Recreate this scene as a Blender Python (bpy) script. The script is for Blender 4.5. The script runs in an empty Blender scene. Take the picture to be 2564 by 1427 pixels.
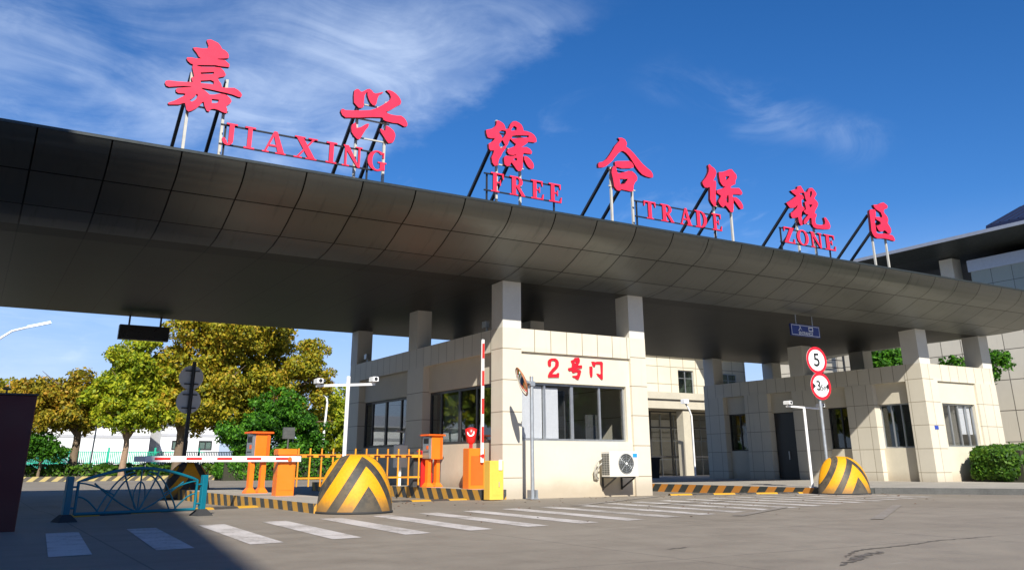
# gate canopy with rooftop lettering, gatehouses, barriers and striped domes
EXPOSURE = 0.58
SKY_STRENGTH = .062
CLOUD_COLOUR = (9.2, 10.8, 13.4)
HORIZON_COLOUR = (6.6, 7.9, 11.2)
import bpy, math, random
import numpy as np
from mathutils import Vector, Matrix
from mathutils.geometry import tessellate_polygon

scene = bpy.context.scene
COL = scene.collection
R = math.radians

# ------------------------------------------------------------------ camera
def look_axes(yaw, pitch, roll):
    cy, sy, cp, sp = math.cos(yaw), math.sin(yaw), math.cos(pitch), math.sin(pitch)
    fwd = Vector((sy*cp, cy*cp, sp)); right = Vector((cy, -sy, 0)); up = right.cross(fwd)
    c, s = math.cos(roll), math.sin(roll)
    return c*right + s*up, -s*right + c*up, fwd
cam_data = bpy.data.cameras.new("camera")
cam = bpy.data.objects.new("camera", cam_data); COL.objects.link(cam)
rx, ux, fx = look_axes(.5421, .3305, -.0033)
cam.matrix_world = Matrix(((rx.x, ux.x, -fx.x, 0), (rx.y, ux.y, -fx.y, 0), (rx.z, ux.z, -fx.z, .85), (0, 0, 0, 1)))
cam_data.sensor_width = 36.0
cam_data.lens = 36.0*2163.1/2564.0
cam_data.shift_y = -294.8/2564.0
cam_data.clip_start = .05; cam_data.clip_end = 4000
scene.camera = cam

# ------------------------------------------------------------------ view, sun, sky
vs = scene.view_settings
vs.view_transform = 'Standard'; vs.look = 'None'; vs.exposure = EXPOSURE; vs.gamma = 1.0; vs.use_curve_mapping = False
SUN_TRAVEL = Vector((.44, 1.0, -.77)).normalized()
sun_data = bpy.data.lights.new("sun", 'SUN'); sun_data.energy = 5.0; sun_data.angle = R(.53); sun_data.color = (1.0, .955, .865)
sun = bpy.data.objects.new("sun", sun_data); COL.objects.link(sun)
sun.rotation_euler = SUN_TRAVEL.to_track_quat('-Z', 'Y').to_euler(); sun.location = (0, 0, 40)

world = bpy.data.worlds.new("World"); scene.world = world; world.use_nodes = True
nt = world.node_tree; nt.nodes.clear()
def N(tree, kind, **k):
    n = tree.nodes.new(kind)
    for a, v in k.items(): setattr(n, a, v)
    return n
def LK(tree, a, b): tree.links.new(a, b)
def math_node(tree, op, a, b=None, c=None, clamp=False):
    n = N(tree, 'ShaderNodeMath', operation=op, use_clamp=clamp)
    for i, v in enumerate((a, b, c)):
        if v is None: continue
        if isinstance(v, (int, float)): n.inputs[i].default_value = v
        else: LK(tree, v, n.inputs[i])
    return n.outputs[0]
def ramp(tree, val, stops, interp='LINEAR'):
    n = N(tree, 'ShaderNodeValToRGB'); n.color_ramp.interpolation = interp
    e = n.color_ramp.elements
    while len(e) < len(stops): e.new(.5)
    for i, (p, c) in enumerate(stops):
        e[i].position = p; e[i].color = (*c, 1) if len(c) == 3 else c
    if val is not None: LK(tree, val, n.inputs[0])
    return n.outputs[0]
def maprange(tree, v, a, b, c=0., d=1., smooth=True):
    n = N(tree, 'ShaderNodeMapRange', interpolation_type='SMOOTHSTEP' if smooth else 'LINEAR')
    LK(tree, v, n.inputs[0])
    for i, x in enumerate((a, b, c, d)): n.inputs[i+1].default_value = x
    return n.outputs[0]
def noise(tree, vec, scale, detail=4., rough=.55, dist=0., lac=2.0):
    n = N(tree, 'ShaderNodeTexNoise'); n.inputs['Scale'].default_value = scale; n.inputs['Detail'].default_value = detail
    n.inputs['Roughness'].default_value = rough; n.inputs['Distortion'].default_value = dist
    if vec is not None: LK(tree, vec, n.inputs['Vector'])
    return n.outputs['Fac']
def mixc(tree, f, a, b, mode='MIX'):
    n = N(tree, 'ShaderNodeMix', data_type='RGBA', blend_type=mode, clamp_factor=True)
    for s, v in ((n.inputs[0], f), (n.inputs[6], a), (n.inputs[7], b)):
        if isinstance(v, (int, float)): s.default_value = v
        elif isinstance(v, tuple): s.default_value = (*v, 1) if len(v) == 3 else v
        else: LK(tree, v, s)
    return n.outputs[2]

sky = N(nt, 'ShaderNodeTexSky', sky_type='NISHITA'); sky.sun_disc = False
sky.sun_elevation = math.asin(-SUN_TRAVEL.z); sky.sun_rotation = math.atan2(-SUN_TRAVEL.x, -SUN_TRAVEL.y)
sky.air_density = 1.0; sky.dust_density = .05; sky.ozone_density = 2.6
hs = N(nt, 'ShaderNodeHueSaturation'); hs.inputs['Saturation'].default_value = 1.17; hs.inputs['Value'].default_value = 1.0
LK(nt, mixc(nt, 1.0, sky.outputs[0], (.86, 1.03, 1.36), 'MULTIPLY'), hs.inputs['Color'])
tc = N(nt, 'ShaderNodeTexCoord')
sep = N(nt, 'ShaderNodeSeparateXYZ'); LK(nt, tc.outputs['Generated'], sep.inputs[0])
zc = math_node(nt, 'ADD', math_node(nt, 'MAXIMUM', sep.outputs[2], 0.0), .15)
pu = math_node(nt, 'DIVIDE', sep.outputs[0], zc); pv = math_node(nt, 'DIVIDE', sep.outputs[1], zc)
comb = N(nt, 'ShaderNodeCombineXYZ'); LK(nt, pu, comb.inputs[0]); LK(nt, pv, comb.inputs[1])
def stretched(rot, sx, sy, off=(0, 0, 0)):
    m = N(nt, 'ShaderNodeMapping'); m.inputs['Rotation'].default_value = (0, 0, rot); m.inputs['Scale'].default_value = (sx, sy, 1)
    m.inputs['Location'].default_value = off; LK(nt, comb.outputs[0], m.inputs['Vector']); return m.outputs[0]
# big wispy sheet with a sharp eastern edge
wob = math_node(nt, 'MULTIPLY', math_node(nt, 'SUBTRACT', noise(nt, stretched(.3, 1, 1), 7, 6, .6), .5), .22)
edge = math_node(nt, 'SUBTRACT', math_node(nt, 'ADD', 1.045, wob), math_node(nt, 'ADD', pu, math_node(nt, 'MULTIPLY', pv, .16)))
m_edge = maprange(nt, edge, -.02, .10)
m_fade = maprange(nt, edge, 1.25, .05, .55, 1.0)
m_top = maprange(nt, pv, .98, 1.40, .12, 1.0)
m_low = maprange(nt, pv, 3.2, 2.1, .45, 1.0)
fib = noise(nt, stretched(.95, 1.0, 1.7), 2.6, 9, .60, 1.0)
puff = noise(nt, stretched(.2, 1.3, 1.0, (3, 1, 0)), 2.3, 7, .58, .3)
dens = maprange(nt, math_node(nt, 'ADD', math_node(nt, 'MULTIPLY', fib, .62), math_node(nt, 'MULTIPLY', puff, .5)), .38, .80)
core = maprange(nt, math_node(nt, 'ABSOLUTE', math_node(nt, 'SUBTRACT', pv, 1.50)), .46, .0, 0, .36)
core = math_node(nt, 'MULTIPLY', core, maprange(nt, pu, .0, .66))
cl1 = math_node(nt, 'MULTIPLY', math_node(nt, 'MULTIPLY', math_node(nt, 'ADD', dens, core), m_edge), math_node(nt, 'MULTIPLY', m_fade, math_node(nt, 'MULTIPLY', m_top, m_low)))
# thin streak further right
bend = math_node(nt, 'ADD', 1.19, math_node(nt, 'MULTIPLY', math_node(nt, 'SUBTRACT', noise(nt, stretched(0, 1, .4), 3.0, 5, .6), .5), .26))
off = math_node(nt, 'SUBTRACT', pv, bend)
streak = math_node(nt, 'MULTIPLY', maprange(nt, math_node(nt, 'ABSOLUTE', off), .11, .0), math_node(nt, 'MULTIPLY', maprange(nt, pu, .98, 1.2), maprange(nt, pu, 1.78, 1.55)))
cl2 = math_node(nt, 'MULTIPLY', math_node(nt, 'MULTIPLY', streak, maprange(nt, fib, .40, .70)), .36)
# faint scattered wisps low down
low = math_node(nt, 'MULTIPLY', maprange(nt, noise(nt, stretched(.1, 2.2, 1.2, (7, 2, 0)), 2.6, 7, .6, .5), .55, .8), .35)
cl3 = math_node(nt, 'MULTIPLY', low, maprange(nt, pv, 1.15, 1.8))
cloud = math_node(nt, 'ADD', math_node(nt, 'ADD', cl1, cl2), cl3, clamp=True)
low_haze = maprange(nt, sep.outputs[2], .27, .01, 0., .78)
clear = mixc(nt, low_haze, hs.outputs[0], HORIZON_COLOUR)
col = mixc(nt, math_node(nt, 'MULTIPLY', cloud, .54), clear, CLOUD_COLOUR)
bg = N(nt, 'ShaderNodeBackground'); bg.inputs[1].default_value = SKY_STRENGTH
LK(nt, col, bg.inputs[0])
wo = N(nt, 'ShaderNodeOutputWorld'); LK(nt, bg.outputs[0], wo.inputs[0])

# ------------------------------------------------------------------ mesh helpers
class MB:
    """collects boxes, prisms, tubes and sheets in metres; build() links them as ONE mesh object"""
    def __init__(s): s.v = []; s.f = []; s.m = []; s.sm = []; s.uv = []
    def add(s, vs_, fs, m=0, smooth=False, uvs=None):
        b = len(s.v); s.v += [tuple(p) for p in vs_]
        for i, f in enumerate(fs):
            s.f.append(tuple(b+j for j in f)); s.m.append(m); s.sm.append(smooth); s.uv.append(uvs[i] if uvs else None)
        return s
    def box(s, x0, x1, y0, y1, z0, z1, m=0):
        x0, x1 = min(x0, x1), max(x0, x1); y0, y1 = min(y0, y1), max(y0, y1); z0, z1 = min(z0, z1), max(z0, z1)
        v = [(x, y, z) for z in (z0, z1) for y in (y0, y1) for x in (x0, x1)]
        return s.add(v, [(0, 2, 3, 1), (4, 5, 7, 6), (0, 1, 5, 4), (2, 6, 7, 3), (0, 4, 6, 2), (1, 3, 7, 5)], m)
    def bbox(s, x0, x1, y0, y1, z0, z1, b=.01, m=0):
        """box with chamfered vertical and top edges"""
        v = []; ring = lambda i, z: [(x0+i, y0+b, z), (x0+b, y0+i, z), (x1-b, y0+i, z), (x1-i, y0+b, z), (x1-i, y1-b, z), (x1-b, y1-i, z), (x0+b, y1-i, z), (x0+i, y1-b, z)]
        v = ring(0, z0)+ring(0, z1-b)+[(x0+b, y0+2*b, z1), (x0+2*b, y0+b, z1), (x1-2*b, y0+b, z1), (x1-b, y0+2*b, z1), (x1-b, y1-2*b, z1), (x1-2*b, y1-b, z1), (x0+2*b, y1-b, z1), (x0+b, y1-2*b, z1)]
        f = [tuple(range(7, -1, -1)), tuple(range(16, 24))]
        for r in (0, 8):
            f += [(r+i, r+(i+1) % 8, r+8+(i+1) % 8, r+8+i) for i in range(8)]
        return s.add(v, f, m)
    def tube(s, pts, r, n=10, m=0, caps=True, smooth=True):
        pts = [Vector(p) for p in pts]; rs = r if isinstance(r, (list, tuple)) else [r]*len(pts)
        v = []; prev = None
        for i, p in enumerate(pts):
            d = (pts[min(i+1, len(pts)-1)]-pts[max(i-1, 0)]).normalized()
            if prev is None:
                a = Vector((0, 0, 1)) if abs(d.z) < .9 else Vector((1, 0, 0)); u = d.cross(a).normalized()
            else: u = (prev-d*prev.dot(d)).normalized()
            w = d.cross(u); prev = u
            v += [p+u*rs[i]*math.cos(2*math.pi*k/n)+w*rs[i]*math.sin(2*math.pi*k/n) for k in range(n)]
        f = [(i*n+k, i*n+(k+1) % n, (i+1)*n+(k+1) % n, (i+1)*n+k) for i in range(len(pts)-1) for k in range(n)]
        s.add(v, f, m, smooth)
        if caps: s.add(v[:n], [tuple(range(n-1, -1, -1))], m); s.add(v[-n:], [tuple(range(n))], m)
        return s
    def bar(s, a, b, w, h=None, m=0):
        """square bar from a to b"""
        a, b = Vector(a), Vector(b); h = h or w; d = (b-a).normalized()
        up = Vector((0, 0, 1)) if abs(d.z) < .95 else Vector((0, 1, 0))
        u = d.cross(up).normalized()*w/2; t = u.cross(d).normalized()*h/2
        v = [p+i*u+j*t for p in (a, b) for i, j in ((-1, -1), (1, -1), (1, 1), (-1, 1))]
        return s.add(v, [(0, 1, 2, 3), (7, 6, 5, 4), (0, 4, 5, 1), (1, 5, 6, 2), (2, 6, 7, 3), (3, 7, 4, 0)], m)
    def prism(s, rings, frame, depth, m=0, ms=None):
        """rings = [outline, hole, ...] in 2-D; frame(a, b, d) -> point; closed solid of given depth"""
        ms = m if ms is None else ms
        def area(r): return sum(r[i][0]*r[(i+1) % len(r)][1]-r[(i+1) % len(r)][0]*r[i][1] for i in range(len(r)))
        rings = [list(r) for r in rings]
        for i, r in enumerate(rings):
            if (area(r) > 0) != (i == 0): r.reverse()
        flat = [p for r in rings for p in r]; tri = tessellate_polygon([[Vector((p[0], p[1], 0)) for p in r] for r in rings])
        tri = [t if (lambda a, b, c: (b[0]-a[0])*(c[1]-a[1])-(c[0]-a[0])*(b[1]-a[1]))(*[flat[i] for i in t]) > 0 else t[::-1] for t in tri]
        F = [frame(p[0], p[1], 0) for p in flat]; B = [frame(p[0], p[1], depth) for p in flat]; n = len(flat)
        s.add(F, [tuple(t) for t in tri], m); s.add(B, [tuple(t[::-1]) for t in tri], m)
        k = 0; q = []
        for r in rings:
            L = len(r)
            for i in range(L):
                a, b = k+i, k+(i+1) % L; q.append((b, a, n+a, n+b))
            k += L
        s.add(F+B, q, ms)
        return s
    def disc(s, c, nrm, r, th, n=32, m=0, mr=None):
        c = Vector(c); nrm = Vector(nrm).normalized(); u = nrm.cross(Vector((0, 0, 1))).normalized(); w = u.cross(nrm)
        P = [c+u*r*math.cos(2*math.pi*k/n)+w*r*math.sin(2*math.pi*k/n) for k in range(n)]
        Q = [p-nrm*th for p in P]
        s.add(P, [tuple(range(n))[::-1]], m); s.add(Q, [tuple(range(n))], m if mr is None else mr)
        s.add(P+Q, [(k, (k+1) % n, n+(k+1) % n, n+k) for k in range(n)], m if mr is None else mr)
        return s
    def lathe(s, prof, n=24, c=(0, 0), m=0, smooth=True):
        v = [(c[0]+r*math.cos(2*math.pi*k/n), c[1]+r*math.sin(2*math.pi*k/n), z) for r, z in prof for k in range(n)]
        f = [(i*n+k, i*n+(k+1) % n, (i+1)*n+(k+1) % n, (i+1)*n+k) for i in range(len(prof)-1) for k in range(n)]
        s.add(v, f, m, smooth)
        s.add(v[:n], [tuple(range(n-1, -1, -1))], m); s.add(v[-n:], [tuple(range(n))], m)
        return s
    def build(s, name, mats, parent=None, world=True, loc=None):
        """world=True: points were given in world metres and are moved into the parent's frame"""
        me = bpy.data.meshes.new(name)
        off = Vector((0, 0, 0))
        if parent is not None and world: off = parent.matrix_world.translation.copy() if parent.parent is None else parent.parent.matrix_world.translation.copy()
        elif loc is not None and world: off = Vector(loc)
        me.from_pydata([(p[0]-off.x, p[1]-off.y, p[2]-off.z) for p in s.v], [], s.f)
        for m in (mats if isinstance(mats, (list, tuple)) else [mats]): me.materials.append(m)
        me.polygons.foreach_set('material_index', s.m); me.polygons.foreach_set('use_smooth', s.sm)
        uvl = me.uv_layers.new(name='metres'); uvd = np.zeros(len(me.loops)*2, dtype=np.float32)
        for p, cu in zip(me.polygons, s.uv):
            n = p.normal; ax = max(range(3), key=lambda i: abs(n[i]))
            for k, li in enumerate(p.loop_indices):
                if cu: uvd[2*li], uvd[2*li+1] = cu[k]
                else:
                    q = s.v[me.loops[li].vertex_index]
                    uvd[2*li], uvd[2*li+1] = (q[1], q[2]) if ax == 0 else ((q[0], q[2]) if ax == 1 else (q[0], q[1]))
        uvl.data.foreach_set('uv', uvd)
        o = bpy.data.objects.new(name, me); COL.objects.link(o)
        if parent is not None: o.parent = parent
        elif loc is not None: o.location = loc
        return o

def tag(o, label=None, cat=None, group=None, kind=None):
    if label: o['label'] = label
    if cat: o['category'] = cat
    if group: o['group'] = group
    if kind: o['kind'] = kind
    return o
def thing(name, label, cat, loc=(0, 0, 0), group=None, rz=0):
    o = bpy.data.objects.new(name, None); COL.objects.link(o); o.location = loc; o.rotation_euler = (0, 0, rz)
    o.matrix_world = Matrix.Translation(loc) @ Matrix.Rotation(rz, 4, 'Z'); o.empty_display_size = .2
    return tag(o, label, cat, group)
def children_of(o): return [c for c in bpy.data.objects if c.parent == o]
def copy_tree(o, parent=None):
    c = o.copy(); COL.objects.link(c); c.parent = parent
    for ch in children_of(o): copy_tree(ch, c)
    return c

# ------------------------------------------------------------------ materials
def new_mat(name):
    m = bpy.data.materials.new(name); m.use_nodes = True; t = m.node_tree
    return m, t, t.nodes['Principled BSDF']
def plain(name, c, rough=.5, metal=0., var=.12, scale=6., bump=.0, spec=.5, dirt=0.):
    """one colour with slow tone variation and fine grain; dirt = splashes near the foot of the thing"""
    m, t, b = new_mat(name)
    g = N(t, 'ShaderNodeNewGeometry'); p = g.outputs['Position']
    n1 = noise(t, p, scale, 6, .6); n2 = noise(t, p, scale*9, 3, .5)
    f = math_node(t, 'ADD', math_node(t, 'MULTIPLY', n1, .7), math_node(t, 'MULTIPLY', n2, .3))
    lo = tuple(max(0, x*(1-var)) for x in c); hi = tuple(min(1, x*(1+var*.6)) for x in c)
    colr = ramp(t, f, [(.3, lo), (.7, hi)])
    if dirt:
        zz = N(t, 'ShaderNodeSeparateXYZ'); LK(t, p, zz.inputs[0])
        foot = math_node(t, 'MULTIPLY', maprange(t, math_node(t, 'ADD', zz.outputs[2], math_node(t, 'MULTIPLY', n1, -.7)), .30, -.30), dirt)
        colr = mixc(t, foot, colr, (.30, .225, .15))
        mp = N(t, 'ShaderNodeMapping'); mp.inputs['Scale'].default_value = (6, 6, .4); LK(t, p, mp.inputs['Vector'])
        colr = mixc(t, math_node(t, 'MULTIPLY', maprange(t, noise(t, mp.outputs[0], 1.5, 5, .65), .58, .82), .22), colr, tuple(x*.6 for x in c))
    LK(t, colr, b.inputs['Base Color'])
    LK(t, maprange(t, n1, .3, .7, rough*.85, min(1, rough*1.15), False), b.inputs['Roughness'])
    b.inputs['Metallic'].default_value = metal; b.inputs['Specular IOR Level'].default_value = spec
    if bump:
        bn = N(t, 'ShaderNodeBump'); bn.inputs['Strength'].default_value = bump; bn.inputs['Distance'].default_value = .01
        LK(t, n2, bn.inputs['Height']); LK(t, bn.outputs[0], b.inputs['Normal'])
    return m
def uvxy(t):
    u = N(t, 'ShaderNodeUVMap'); u.uv_map = 'metres'; s = N(t, 'ShaderNodeSeparateXYZ'); LK(t, u.outputs[0], s.inputs[0])
    return s.outputs[0], s.outputs[1], u.outputs[0]
def joint(t, v, period, offset, width):
    """1 on a joint line, 0 elsewhere"""
    f = math_node(t, 'FRACT', math_node(t, 'DIVIDE', math_node(t, 'SUBTRACT', v, offset-width/2), period))
    return math_node(t, 'LESS_THAN', f, width/period)
def tiles(name, c, joint_c, w, h, ou=0., ov=0., jw=.014, rough=.45, var=.14, streak=.40):
    m, t, b = new_mat(name); u, v, uv = uvxy(t)
    g = N(t, 'ShaderNodeNewGeometry'); p = g.outputs['Position']
    ju = joint(t, u, w, ou, jw) if w else None; jv = joint(t, v, h, ov, jw) if h else None
    j = math_node(t, 'MAXIMUM', ju, jv) if (w and h) else (ju if w else jv)
    cells = N(t, 'ShaderNodeCombineXYZ')
    LK(t, math_node(t, 'FLOOR', math_node(t, 'DIVIDE', math_node(t, 'SUBTRACT', u, ou), w or 1.)), cells.inputs[0])
    LK(t, math_node(t, 'FLOOR', math_node(t, 'DIVIDE', math_node(t, 'SUBTRACT', v, ov), h or 1.)), cells.inputs[1])
    wn = N(t, 'ShaderNodeTexWhiteNoise'); LK(t, cells.outputs[0], wn.inputs['Vector'])
    n1 = noise(t, p, 1.3, 6, .6); n2 = noise(t, p, 30, 3, .5)
    mp = N(t, 'ShaderNodeMapping'); mp.inputs['Scale'].default_value = (5, 5, .35); LK(t, p, mp.inputs['Vector'])
    st = maprange(t, noise(t, mp.outputs[0], 1.5, 5, .65), .56, .8)
    k = math_node(t, 'ADD', 1-var, math_node(t, 'MULTIPLY', math_node(t, 'ADD', math_node(t, 'MULTIPLY', n1, 1.0), math_node(t, 'MULTIPLY', wn.outputs['Value'], .5)), var*1.1))
    mul = N(t, 'ShaderNodeVectorMath', operation='SCALE'); mul.inputs[0].default_value = c; LK(t, k, mul.inputs['Scale'])
    dirty = mixc(t, math_node(t, 'MULTIPLY', st, streak), mul.outputs[0], tuple(x*.62 for x in c))
    zz = N(t, 'ShaderNodeSeparateXYZ'); LK(t, p, zz.inputs[0])
    foot = math_node(t, 'MULTIPLY', maprange(t, math_node(t, 'ADD', zz.outputs[2], math_node(t, 'MULTIPLY', n1, -.5)), .35, -.25), .55)
    dirty = mixc(t, foot, dirty, (.30, .235, .165))
    LK(t, mixc(t, j, dirty, joint_c), b.inputs['Base Color'])
    b.inputs['Roughness'].default_value = rough
    bn = N(t, 'ShaderNodeBump'); bn.inputs['Strength'].default_value = .5; bn.inputs['Distance'].default_value = .006
    LK(t, math_node(t, 'SUBTRACT', math_node(t, 'MULTIPLY', n2, .06), j), bn.inputs['Height']); LK(t, bn.outputs[0], b.inputs['Normal'])
    return m
def glass_mat(name, tint, refl=.9):
    m, t, b = new_mat(name); t.nodes.remove(b)
    out = [n for n in t.nodes if n.type == 'OUTPUT_MATERIAL'][0]
    tr = N(t, 'ShaderNodeBsdfTransparent'); tr.inputs[0].default_value = (*tint, 1)
    gl = N(t, 'ShaderNodeBsdfGlossy'); gl.inputs['Roughness'].default_value = .015; gl.inputs[0].default_value = (refl, refl, refl, 1)
    lw = N(t, 'ShaderNodeLayerWeight'); lw.inputs[0].default_value = .5
    fr_ = math_node(t, 'ADD', .055, math_node(t, 'MULTIPLY', math_node(t, 'POWER', lw.outputs['Facing'], 4.0), .9))
    mx = N(t, 'ShaderNodeMixShader'); LK(t, fr_, mx.inputs[0]); LK(t, tr.outputs[0], mx.inputs[1]); LK(t, gl.outputs[0], mx.inputs[2])
    LK(t, mx.outputs[0], out.inputs[0]); return m
def stripe_mat(name, period, slant, c1, c2, wear=.35, duty=.5):
    m, t, b = new_mat(name); u, v, uv = uvxy(t)
    g = N(t, 'ShaderNodeNewGeometry'); p = g.outputs['Position']
    f = math_node(t, 'FRACT', math_node(t, 'DIVIDE', math_node(t, 'ADD', u, math_node(t, 'MULTIPLY', v, slant)), period))
    s = math_node(t, 'LESS_THAN', f, duty)
    n1 = noise(t, p, 5, 6, .65); n2 = noise(t, p, 40, 4, .6)
    w = math_node(t, 'MULTIPLY', maprange(t, math_node(t, 'ADD', math_node(t, 'MULTIPLY', n1, .6), math_node(t, 'MULTIPLY', n2, .4)), .5, .68), wear)
    cc = mixc(t, s, c2, c1)
    LK(t, mixc(t, w, cc, (.2, .185, .16)), b.inputs['Base Color']); b.inputs['Roughness'].default_value = .6
    return m

# concrete road: warm grey, blotchy, with hairline cracks and slab joints
def road_mat():
    m, t, b = new_mat('road concrete'); g = N(t, 'ShaderNodeNewGeometry'); p = g.outputs['Position']
    sp = N(t, 'ShaderNodeSeparateXYZ'); LK(t, p, sp.inputs[0])
    big = noise(t, p, .22, 6, .6, .4); mid = noise(t, p, 1.6, 7, .65); fine = noise(t, p, 38, 4, .7); grit = noise(t, p, 160, 2, .5)
    mp = N(t, 'ShaderNodeMapping'); mp.inputs['Scale'].default_value = (.25, 1.2, 1); mp.inputs['Rotation'].default_value = (0, 0, .25); LK(t, p, mp.inputs['Vector'])
    wipe = noise(t, mp.outputs[0], 1.1, 7, .65, .3)
    f = math_node(t, 'ADD', math_node(t, 'ADD', math_node(t, 'MULTIPLY', big, .34), math_node(t, 'MULTIPLY', mid, .26)), math_node(t, 'ADD', math_node(t, 'MULTIPLY', fine, .22), math_node(t, 'MULTIPLY', wipe, .18)))
    c0 = ramp(t, f, [(.30, (.148, .124, .094)), (.47, (.220, .188, .147)), (.60, (.266, .230, .183)), (.75, (.34, .295, .24))])
    spots = maprange(t, noise(t, p, 2.7, 8, .75), .63, .72)
    c1 = mixc(t, math_node(t, 'MULTIPLY', spots, .35), c0, (.075, .064, .056))
    pale = maprange(t, noise(t, mp.outputs[0], 2.3, 8, .7, .6), .60, .76)
    c2 = mixc(t, math_node(t, 'MULTIPLY', pale, .34), c1, (.46, .42, .37))
    stain = math_node(t, 'MULTIPLY', maprange(t, noise(t, mp.outputs[0], .55, 8, .72, .8), .54, .70), .34)
    c2 = mixc(t, stain, c2, (.125, .106, .086))
    jx = joint(t, sp.outputs[0], 4.4, 1.55, .022); jy = joint(t, math_node(t, 'ADD', sp.outputs[1], math_node(t, 'MULTIPLY', mid, .05)), 5.2, 17.2, .022)
    nearj = math_node(t, 'MULTIPLY', math_node(t, 'MAXIMUM', jx, jy), .55)
    c3 = mixc(t, nearj, c2, (.07, .06, .05))
    vo = N(t, 'ShaderNodeTexVoronoi', feature='DISTANCE_TO_EDGE'); vo.inputs['Scale'].default_value = .17
    wv = N(t, 'ShaderNodeVectorMath', operation='ADD'); LK(t, p, wv.inputs[0])
    nz = N(t, 'ShaderNodeTexNoise'); nz.inputs['Scale'].default_value = .9; nz.inputs['Detail'].default_value = 6; LK(t, p, nz.inputs['Vector'])
    sc = N(t, 'ShaderNodeVectorMath', operation='SCALE'); sc.inputs['Scale'].default_value = 2.2; LK(t, nz.outputs['Color'], sc.inputs[0]); LK(t, sc.outputs[0], wv.inputs[1])
    LK(t, wv.outputs[0], vo.inputs['Vector'])
    crack = math_node(t, 'MULTIPLY', math_node(t, 'LESS_THAN', vo.outputs['Distance'], .0016), maprange(t, big, .50, .62))
    c4 = mixc(t, math_node(t, 'MULTIPLY', crack, .6), c3, (.05, .045, .04))
    LK(t, c4, b.inputs['Base Color'])
    LK(t, maprange(t, mid, .3, .7, .62, .85), b.inputs['Roughness'])
    bn = N(t, 'ShaderNodeBump'); bn.inputs['Strength'].default_value = .35; bn.inputs['Distance'].default_value = .01
    LK(t, math_node(t, 'ADD', fine, math_node(t, 'MULTIPLY', grit, .6)), bn.inputs['Height']); LK(t, bn.outputs[0], b.inputs['Normal'])
    return m
def paint_mat(name, c, wear_lo, wear_hi, thin=.9):
    """road paint worn through to the concrete below it"""
    m, t, b = new_mat(name); g = N(t, 'ShaderNodeNewGeometry'); p = g.outputs['Position']
    n1 = noise(t, p, 1.4, 7, .7); n2 = noise(t, p, 24, 5, .7)
    w = maprange(t, math_node(t, 'ADD', math_node(t, 'MULTIPLY', n1, .55), math_node(t, 'MULTIPLY', n2, .45)), wear_lo, wear_hi)
    tone = ramp(t, n2, [(.3, tuple(x*.82 for x in c)), (.7, c)])
    LK(t, mixc(t, math_node(t, 'MULTIPLY', w, thin), tone, (.215, .187, .155)), b.inputs['Base Color']); b.inputs['Roughness'].default_value = .7
    return m
def leaf_mat(name, stops, trans=.35):
    m, t, b = new_mat(name); g = N(t, 'ShaderNodeNewGeometry')
    oi = N(t, 'ShaderNodeTexCoord')
    n1 = noise(t, oi.outputs['Object'], .42, 4, .6); n2 = noise(t, oi.outputs['Object'], 1.9, 3, .6)
    f = math_node(t, 'ADD', math_node(t, 'MULTIPLY', g.outputs['Random Per Island'], .36), math_node(t, 'ADD', math_node(t, 'MULTIPLY', n1, .5), math_node(t, 'MULTIPLY', n2, .3)))
    c = ramp(t, f, stops)
    LK(t, c, b.inputs['Base Color']); b.inputs['Roughness'].default_value = .55; b.inputs['Specular IOR Level'].default_value = .3
    out = [n for n in t.nodes if n.type == 'OUTPUT_MATERIAL'][0]
    tl = N(t, 'ShaderNodeBsdfTranslucent'); LK(t, c, tl.inputs[0])
    mx = N(t, 'ShaderNodeMixShader'); mx.inputs[0].default_value = trans
    LK(t, b.outputs[0], mx.inputs[1]); LK(t, tl.outputs[0], mx.inputs[2]); LK(t, mx.outputs[0], out.inputs[0])
    return m
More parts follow.
